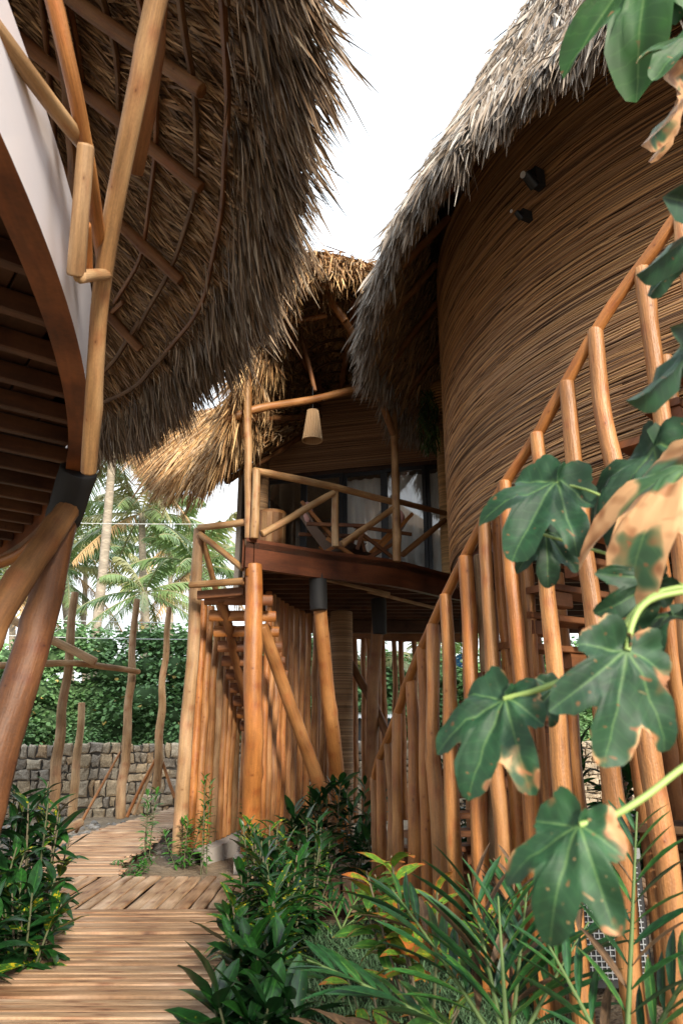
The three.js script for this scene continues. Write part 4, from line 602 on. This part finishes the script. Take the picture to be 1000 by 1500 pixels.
// ---------------------------------------------------------------- fig tree leaning in at the right, close to the camera
{
  const lob = [[0, 1, .4], [.66, .84, .38], [-.66, .84, .38], [1.4, .42, .5], [-1.4, .42, .5]];
  const outline = th => { let m = .32; for (const [a, L, w] of lob) { let d = Math.abs(th - a); d = Math.min(d, 6.2832 - d); const q = d / w; if (q < 1) m = Math.max(m, .32 + (L - .32) * Math.pow(1 - Math.pow(q, 2.1), .8)); } const back = Math.abs(th) > 2.3 ? clamp((Math.PI - Math.abs(th)) / .84) : 1; return m * lerp(.25, 1, back) * (1 + .02 * Math.sin(th * 31) + .012 * Math.sin(th * 57)); };
  const figTex = (seed, dead, gA, gB) => tex(384, 384, (u, v) => {
    const x = u * 1.6 - .5, z = v * 2 - 1, th = Math.atan2(z, x), rad = Math.hypot(x, z); let vein = 0, sec = 0;
    for (const [a, L] of lob) { const al = x * Math.cos(a) + z * Math.sin(a), ac = Math.abs(-x * Math.sin(a) + z * Math.cos(a)); if (al > 0 && al < L) { vein = Math.max(vein, Math.exp(-Math.pow(ac / (.013 * (1.25 - al / L)), 2))); if (ac < .17) sec = Math.max(sec, Math.pow(Math.max(0, Math.sin((al - ac * .75) * 62)), 16) * .35); } }
    const n = vn(u * 5 + seed, v * 5, 5, 5), n2 = vn(u * 26, v * 26 + seed, 26, 26), n3 = vn(u * 11 + seed * 3, v * 11, 11, 11), e = rad / outline(th), patch = clamp((n * .5 + n3 * .38 + .14 * n2 + .16 * Math.pow(e, 3) - (1 - dead)) * 11), spot = clamp((vn(u * 30, v * 30 + seed, 30, 30) - .9) * 30) * .8;
    let c = gA.map((q, i) => lerp(q, gB[i], n) * (.86 + .22 * n2)); c = c.map((q, i) => lerp(q, [.4, .52, .3][i], clamp(vein * .7 + sec * .6))); const tan = [.8, .62, .44], br = [.5, .3, .16]; const pc = tan.map((q, i) => lerp(q, br[i], clamp((n2 - .5) * 1.6 + (1 - patch) * .8))); return c.map((q, i) => lerp(q, pc[i], clamp(patch + spot)));
  });
  const mats = [[1, .12, [.07, .22, .13], [.12, .3, .17]], [2, .24, [.08, .23, .14], [.14, .32, .18]], [3, .1, [.07, .2, .12], [.11, .27, .15]], [4, .5, [.16, .32, .19], [.28, .42, .26]], [5, .12, [.08, .27, .06], [.16, .38, .08]], [16, .27, [.07, .21, .13], [.13, .3, .17]], [29, .24, [.09, .24, .14], [.15, .33, .18]], [43, .17, [.08, .24, .06], [.15, .34, .09]]].map(a => new THREE.MeshPhysicalMaterial({ map: figTex(...a), roughness: .62, side: THREE.DoubleSide, transmission: .12, thickness: 0 }));
  const leafGeo = (curl, fold, seed) => {
    const na = 96, nr = 8, pos = [0, 0, 0], uv = [.5 / 1.6, .5], idx = [];
    for (let k = 1; k <= nr; k++) for (let j = 0; j < na; j++) { const th = (j / na) * 6.2832 - Math.PI, R = outline(th) * k / nr, x = Math.cos(th) * R, z = Math.sin(th) * R; let near = 9; for (const [a] of lob) near = Math.min(near, Math.abs(Math.sin(th - a)) * R + (Math.cos(th - a) < 0 ? 9 : 0)); let y = fold * Math.min(near, .25) * 1.1 - curl * x * Math.abs(x) * .6 - curl * .75 * z * z + .1 * N(x * 3 + seed, z * 3) + .035 * N(x * 8, z * 8 + seed); pos.push(x * (1 - .2 * curl * Math.max(0, x)), y, z * (1 - .22 * curl * Math.abs(z))); uv.push((x + .5) / 1.6, (z + 1) / 2); }
    for (let j = 0; j < na; j++) { const a = 1 + j, b = 1 + (j + 1) % na; idx.push(0, b, a); for (let k = 0; k < nr - 1; k++) { const c = a + k * na, d = b + k * na; idx.push(c, d, c + na, d, d + na, c + na); } } return geo(pos, uv, idx);
  };
  const g = thing('fig_tree', 'close fig tree with big lobed green leaves scorched tan, leaning in from the picture edge', 'tree'), petM = std(C3(.3, .42, .12), .5), r = rng(951);
  const tube = (parent, name, pts, r0) => part(parent, name, new THREE.TubeGeometry(new THREE.CatmullRomCurve3(pts), 18, r0, 7), petM);
  const leaf = (A, B, hint, curl, fold, m, sc = 1, roll = 0) => { const a = at(...A), b = at(...B), X = b.clone().sub(a), L = X.length() * sc; X.normalize(); const Y = hint.clone().addScaledVector(X, -hint.dot(X)).normalize(), Z = X.clone().cross(Y); const o = part(g, 'leaf', leafGeo(curl, fold, r() * 20), mats[m]); o.quaternion.setFromRotationMatrix(new THREE.Matrix4().makeBasis(X, Y, Z)); o.position.copy(a); o.scale.setScalar(L); return o; };
  leaf([815, 706, 1.72], [726, 826, 1.62], V(-.25, .55, 1), .5, .35, 0, .85);
  leaf([798, 782, 1.85], [806, 850, 1.8], V(-.1, .5, 1), .6, .3, 2, 1.1);
  leaf([958, 655, 1.62], [838, 752, 1.58], V(-.5, 1, .42), .8, .5, 2);
  leaf([1012, 690, 1.42], [868, 800, 1.3], V(-.35, .9, .75), .95, .4, 3);
  leaf([740, 1022, 1.5], [640, 1185, 1.42], V(-.7, .3, 1), .7, .4, 1, .85);
  leaf([918, 952, 1.32], [905, 1180, 1.24], V(.3, .6, 1), .5, .35, 5, .82);
  leaf([848, 1208, 1.3], [765, 1410, 1.22], V(-.6, .35, 1), .75, .4, 6, .85);
  leaf([985, 905, 1.5], [832, 965, 1.5], V(-.1, 1, .12), .5, .3, 2);
  leaf([952, -62, 1.5], [915, 118, 1.46], V(-.5, .1, 1), .5, .4, 4, .85);
  leaf([1035, 52, 1.4], [930, 92, 1.36], V(-.1, .6, 1), .4, .4, 7, .8);
  leaf([1000, -60, 1.5], [975, 28, 1.5], V(0, .2, 1), .2, .2, 4);
  leaf([1030, 300, 1.42], [945, 432, 1.4], V(1, .4, .12), .3, .7, 0, .9);
  leaf([1035, 455, 1.36], [938, 632, 1.36], V(1, .3, .12), .3, .7, 0, .9);
  leaf([1004, 110, 1.6], [988, 225, 1.6], V(1, 0, .25), .5, .6, 3);
  leaf([808, 1008, 1.55], [776, 1062, 1.52], V(.6, .3, 1), .5, .5, 2);
  leaf([960, 850, 1.42], [885, 905, 1.4], V(0, -.3, 1), .5, .4, 2);
  const st = (name, pts, w) => tube(g, name, pts.map(p => at(...p)), w);
  st('petiole', [[738, 1024, 1.5], [795, 1008, 1.46], [850, 982, 1.43], [900, 935, 1.4], [935, 890, 1.39], [975, 864, 1.38], [1060, 862, 1.36]], .0062);
  st('petiole', [[918, 953, 1.32], [926, 912, 1.33], [950, 880, 1.35], [1060, 858, 1.36]], .006);
  st('petiole', [[848, 1209, 1.3], [895, 1196, 1.3], [940, 1170, 1.3], [1000, 1124, 1.32], [1070, 1080, 1.34]], .006);
  st('petiole', [[780, 778, 1.84], [850, 800, 1.75], [930, 825, 1.6], [1000, 858, 1.5], [1070, 880, 1.4]], .004);
  st('petiole', [[815, 707, 1.72], [860, 718, 1.68], [950, 760, 1.6], [1080, 800, 1.45]], .0035);
  st('petiole', [[1012, 690, 1.42], [1080, 740, 1.4]], .005); st('petiole', [[912, -70, 1.5], [990, -150, 1.48], [1120, -160, 1.44]], .005); st('petiole', [[1030, 300, 1.42], [1090, 280, 1.42]], .005); st('petiole', [[1035, 455, 1.36], [1090, 440, 1.38]], .005);
  const trunkM = std(C3(.3, .26, .2), .8, { bumpMap: poleBumpB, bumpScale: .003 });
  part(g, 'trunk', logGeo([V(1.25, -.2, -1.5), V(1.12, .9, -1.45), V(1.0, 1.7, -1.42), V(1.08, 2.6, -1.3), V(1.05, 3.4, -1.25)], .045, .018, { wob: .02 }), trunkM);
  base(g, V(1.25, -.14, -1.5));
}
// ---------------------------------------------------------------- yard: bleached poles, logs, props
{
  const yard = (label, pts, r0, r1, name = 'bleached_pole', cat = 'pole', grp = 'bleached poles in the yard', m) => { const g = thing(name, label, cat, grp); const o = log(g, 'shaft', pts, r0, r1, m ?? driftM, { wob: name === 'bleached_pole' ? .035 : .015 }); base(g, pts[0]); return g; };
  yard('bleached pole crossed by driftwood logs, nearest the left props', [at(74, 1215, 13.2), at(95, 1010, 13.2), at(110, 868, 13.2)], .1, .07);
  yard('short bleached pole standing before the stone wall', [at(106, 1195, 16.2), at(120, 1030, 16.2)], .1, .075);
  yard('tall bleached pole in the middle of the yard', [at(177, 1198, 14.8), at(188, 1050, 14.8), at(201, 878, 14.8)], .1, .065);
  yard('tall bleached pole next to the pole screen', [at(229, 1155, 15.4), at(238, 1030, 15.4), at(248, 890, 15.4)], .095, .06);
  yard('driftwood log slanting down across the bleached pole', [at(18, 908, 12.7), at(140, 970, 13.0)], .07, .08, 'driftwood_log', 'log', 'driftwood logs fixed across the poles');
  yard('driftwood log lying level across two bleached poles', [at(-20, 976, 12.9), at(110, 972, 13.1), at(203, 984, 14.5)], .065, .055, 'driftwood_log', 'log', 'driftwood logs fixed across the poles');
  yard('pale log lying on the gravel beside the boardwalk', [at(84, 1222, 12.6), at(118, 1205, 13.2)], .07, .075, 'fallen_log', 'log', null);
  yard('thin brown stake leaning over the gravel against a bleached pole', [level(112, 1218, -.1), at(176, 1102, 14.9)], .03, .025, 'leaning_stake', 'stake', 'stakes leaning in the yard', [rafterM[2]]);
  yard('reddish stake leaning toward the pole next to the screen', [at(186, 1196, 15.3), at(228, 1112, 15.5)], .035, .03, 'leaning_stake', 'stake', 'stakes leaning in the yard', [poleM[2]]);
  yard('white stake leaning beside the reddish stake', [at(196, 1193, 15.2), at(227, 1118, 15.6)], .035, .03, 'leaning_stake', 'stake', 'stakes leaning in the yard', [driftM[2]]);
  yard('orange stake leaning from the pole toward the screen', [at(256, 1168, 15.2), at(234, 1102, 15.5)], .035, .03, 'leaning_stake', 'stake', 'stakes leaning in the yard', [poleM[0]]);
}
// ---------------------------------------------------------------- hedge, palms and shed behind the wall
{
  const H = thing('hedge', 'dense round leaved green hedge rising behind the stone wall', 'hedge'), r = rng(161), lumps = [];
  for (let x = -14; x < 19; x += .75) for (let k = 0; k < 6; k++) { const R = rr(r, .6, 1.0), y = .6 + k * .72 + rr(r, -.25, .25); if (y < (x < -9 ? 3.6 : x > 1.5 ? 4.4 : x > 0 ? 3.4 : 4.5) + .5 * N(x * .4)) lumps.push([V(x + rr(r, -.3, .3), y, -(wallD(x) + 2.2 + rr(r, -.4, .5) + k * .22)), R]); }
  const g = bladeGeo(.75, .15, .2, 3), per = 400, im = new THREE.InstancedMesh(g, new THREE.MeshPhysicalMaterial({ color: C3(1, 1, 1), roughness: .75, side: THREE.DoubleSide, transmission: .2, thickness: 0 }), lumps.length * per), M = new THREE.Matrix4(), c = new THREE.Color(), cores = []; let i = 0;
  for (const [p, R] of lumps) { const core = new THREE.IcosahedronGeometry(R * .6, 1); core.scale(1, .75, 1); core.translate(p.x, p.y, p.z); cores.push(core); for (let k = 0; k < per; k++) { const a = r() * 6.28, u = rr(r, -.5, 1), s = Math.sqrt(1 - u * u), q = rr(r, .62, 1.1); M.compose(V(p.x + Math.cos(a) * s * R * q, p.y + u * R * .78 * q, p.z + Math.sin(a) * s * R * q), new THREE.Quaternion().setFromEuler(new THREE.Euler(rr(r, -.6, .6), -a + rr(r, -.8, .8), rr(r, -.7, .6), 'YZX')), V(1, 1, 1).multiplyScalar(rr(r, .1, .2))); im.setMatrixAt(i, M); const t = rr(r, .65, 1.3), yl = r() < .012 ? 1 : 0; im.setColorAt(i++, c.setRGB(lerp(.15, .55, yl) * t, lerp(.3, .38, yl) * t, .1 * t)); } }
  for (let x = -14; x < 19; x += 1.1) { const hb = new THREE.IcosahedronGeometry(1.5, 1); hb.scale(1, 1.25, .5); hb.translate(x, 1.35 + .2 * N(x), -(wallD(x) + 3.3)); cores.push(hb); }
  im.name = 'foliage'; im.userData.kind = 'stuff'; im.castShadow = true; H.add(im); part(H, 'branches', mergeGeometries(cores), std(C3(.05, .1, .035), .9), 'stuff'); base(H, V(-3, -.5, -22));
}
const trunkTex = tex(128, 512, (u, v) => { const ringv = .5 + .5 * Math.sin(v * 6.283 * 34 + 2 * vn(u * 6, v * 30, 6, 30)), n = vn(u * 9, v * 24, 9, 24); const k = .62 + .2 * n + .12 * ringv; return [k, k * .97, k * .92]; });
const palmTrunkM = std(C3(.55, .5, .44), .9, { map: trunkTex });
const frondM = [C3(.16, .26, .08), C3(.2, .3, .1), C3(.13, .22, .07), C3(.3, .3, .12)].map(c => new THREE.MeshPhysicalMaterial({ color: c, roughness: .5, side: THREE.DoubleSide, transmission: .3, thickness: 0 })), dryFrondM = new THREE.MeshPhysicalMaterial({ color: C3(.42, .27, .13), roughness: .8, side: THREE.DoubleSide });
function coconut(label, top, foot, o) {
  const g = thing('coconut_palm', label, 'palm tree', 'coconut palms beyond the wall'), r = rng(o.seed);
  log(g, 'trunk', [foot, foot.clone().lerp(top, .5).add(V(rr(r, -.3, .3), 0, 0)), top], o.r ?? .2, (o.r ?? .2) * .7, palmTrunkM, { wob: .03, step: 2, knots: 0 });
  for (let k = 0; k < o.n; k++) {
    const az = k * 2.399 + r() * .4, el = lerp(1.25, -.55, Math.pow((k + .5) / o.n, .9)) + rr(r, -.12, .12), L = o.L * rr(r, .85, 1.1), d = V(Math.cos(az) * Math.cos(el), Math.sin(el), Math.sin(az) * Math.cos(el)), mid = top.clone().addScaledVector(d, L * .55), end = top.clone().addScaledVector(d, L * .95).add(V(0, -L * rr(r, .25, .5), 0)), cv = new THREE.QuadraticBezierCurve3(top, mid, end), pos = [], idx = [], dry = el < -.35 && r() < .6;
    const n = 44; for (let i = 0; i <= n; i++) { const t = .1 + .9 * i / n, q = cv.getPoint(t), tg = cv.getTangent(t), side = tg.clone().cross(V(0, 1, 0)).normalize(); for (const s of [-1, 1]) { const ll = o.L * .22 * Math.pow(Math.sin(Math.PI * (.12 + .82 * t)), .7) * rr(r, .8, 1.15), dr = side.clone().multiplyScalar(s * rr(r, .5, .8)).addScaledVector(tg, .45).add(V(0, -rr(r, .35, .95), 0)).normalize(), w = tg.clone().multiplyScalar(o.L * .0085), e = q.clone().addScaledVector(dr, ll), m = q.clone().addScaledVector(dr, ll * .5).add(V(0, ll * .06, 0)), b = pos.length / 3; pos.push(q.x - w.x, q.y - w.y, q.z - w.z, q.x + w.x, q.y + w.y, q.z + w.z, m.x - w.x, m.y - w.y, m.z - w.z, m.x + w.x, m.y + w.y, m.z + w.z, e.x, e.y, e.z); idx.push(b, b + 1, b + 2, b + 1, b + 3, b + 2, b + 2, b + 3, b + 4); } }
    const rg = new THREE.TubeGeometry(cv, 10, o.L * .008, 4); const f = part(g, 'frond', geo(pos, null, idx), dry ? dryFrondM : pick(frondM, r)); part(f, 'rachis', rg, dry ? dryFrondM : frondM[3]);
  }
  if (o.nuts) for (let k = 0; k < 6; k++) { const s = new THREE.SphereGeometry(o.L * .04, 10, 8); s.scale(1, 1.2, 1); const m = part(g, 'coconut', s, std(C3(.45, .33, .08), .6)); m.position.copy(top).add(V(Math.cos(k * 1.05) * o.L * .07, -o.L * .05, Math.sin(k * 1.05) * o.L * .07)); }
  base(g, foot);
}
const G0 = (px, d) => at(px, 1150, d).setY(-.5);
coconut('tall coconut palm with pale straight trunk left of the blond roof', at(166, 655, 29), at(136, 940, 29).setY(-.5).setX(at(132, 1000, 29).x), { seed: 1, n: 22, L: 4.3, r: .24 });
coconut('coconut palm with drooping crown just left of the blond eave', at(208, 752, 33), G0(205, 33), { seed: 2, n: 22, L: 4.6, r: .22 });
coconut('young coconut palm with arching fronds just above the hedge', at(212, 868, 25), G0(216, 25), { seed: 3, n: 16, L: 2.9, r: .18 });
coconut('hazy coconut palm half behind the leaning left props', at(92, 830, 38), G0(98, 38), { seed: 4, n: 20, L: 4.6, r: .24 });
coconut('coconut palm with leaning pale trunk behind the pole screen', at(292, 830, 30), at(262, 1040, 30).setY(-.5), { seed: 5, n: 20, L: 4.0, r: .28 });
coconut('distant coconut palm at the picture edge above the driftwood logs', at(20, 850, 36), G0(12, 36), { seed: 6, n: 20, L: 4.6 });
coconut('distant coconut palm between the tall palm and the left props', at(128, 790, 42), G0(130, 42), { seed: 7, n: 20, L: 5 });
coconut('short coconut palm with orange nuts seen below the balcony floor', at(528, 968, 25), G0(530, 25), { seed: 8, n: 15, L: 3.0, r: .2, nuts: 1 });
coconut('coconut palm seen through the stair poles under the cane house', at(640, 985, 27), G0(640, 27), { seed: 9, n: 16, L: 3.4, r: .2 });
coconut('distant coconut palm filling the gap left of the pole screen', at(250, 800, 46), G0(250, 46), { seed: 10, n: 20, L: 5 });
{ // shed beyond the wall
  const S = thing('shed', 'small shed with white corrugated roof beyond the wall, under the balcony', 'shed'), p = at(538, 1052, 22.4), pos = [], idx = [], n = 40; for (let i = 0; i <= n; i++) for (const k of [0, 1]) { pos.push(p.x - .9 + i / n * 1.75, p.y + (k ? .28 : -.02) + (i % 2 ? .035 : 0), p.z + (k ? -1.4 : .3)); if (i < n && !k) { const a = i * 2; idx.push(a, a + 1, a + 2, a + 1, a + 3, a + 2); } } part(S, 'roof', geo(pos, null, idx), std(C3(.75, .74, .72), .6)); const b = new THREE.BoxGeometry(1.5, 2.3, 1.2); b.translate(p.x, p.y - 1.2, p.z - .5); part(S, 'wall', b, std(C3(.06, .06, .06), .9)); base(S, p.clone().setY(-.5));
  const O = thing('blue_ornament', 'small blue round ornament seen between the stair poles', 'ornament'), q = at(676, 968, 12), t = new THREE.TorusGeometry(.1, .016, 6, 24); const bm = std(C3(.08, .32, .6), .5); part(O, 'rim', t, bm).position.copy(q); for (let i = 0; i < 6; i++) { const e = new THREE.SphereGeometry(.035, 8, 6); part(O, 'petal', e, bm).position.copy(q).add(V(Math.cos(i * 1.05) * .06, Math.sin(i * 1.05) * .06, 0)); } part(O, 'cord', new THREE.TubeGeometry(new THREE.LineCurve3(q.clone().add(V(0, .1, 0)), q.clone().setY(3.5)), 1, .006, 4), blackM); base(O, q);
  for (const [y0, y1, lab] of [[762, 766, 'thin overhead wire, highest of the three in front of the palms'], [903, 912, 'thin overhead wire, middle one just above the hedge top'], [928, 936, 'thin overhead wire, lowest one crossing the hedge top']]) { const w = thing('overhead_wire', lab, 'wire', 'wires above the hedge'); const a = at(-60, y0, 20.5), b = at(420, y1, 21.5); part(w, 'strand', new THREE.TubeGeometry(new THREE.QuadraticBezierCurve3(a, a.clone().lerp(b, .5).add(V(0, -.15, 0)), b), 20, .012, 5), std(C3(.5, .52, .52), .6)); base(w, a); }
}
renderer.render(scene, camera);
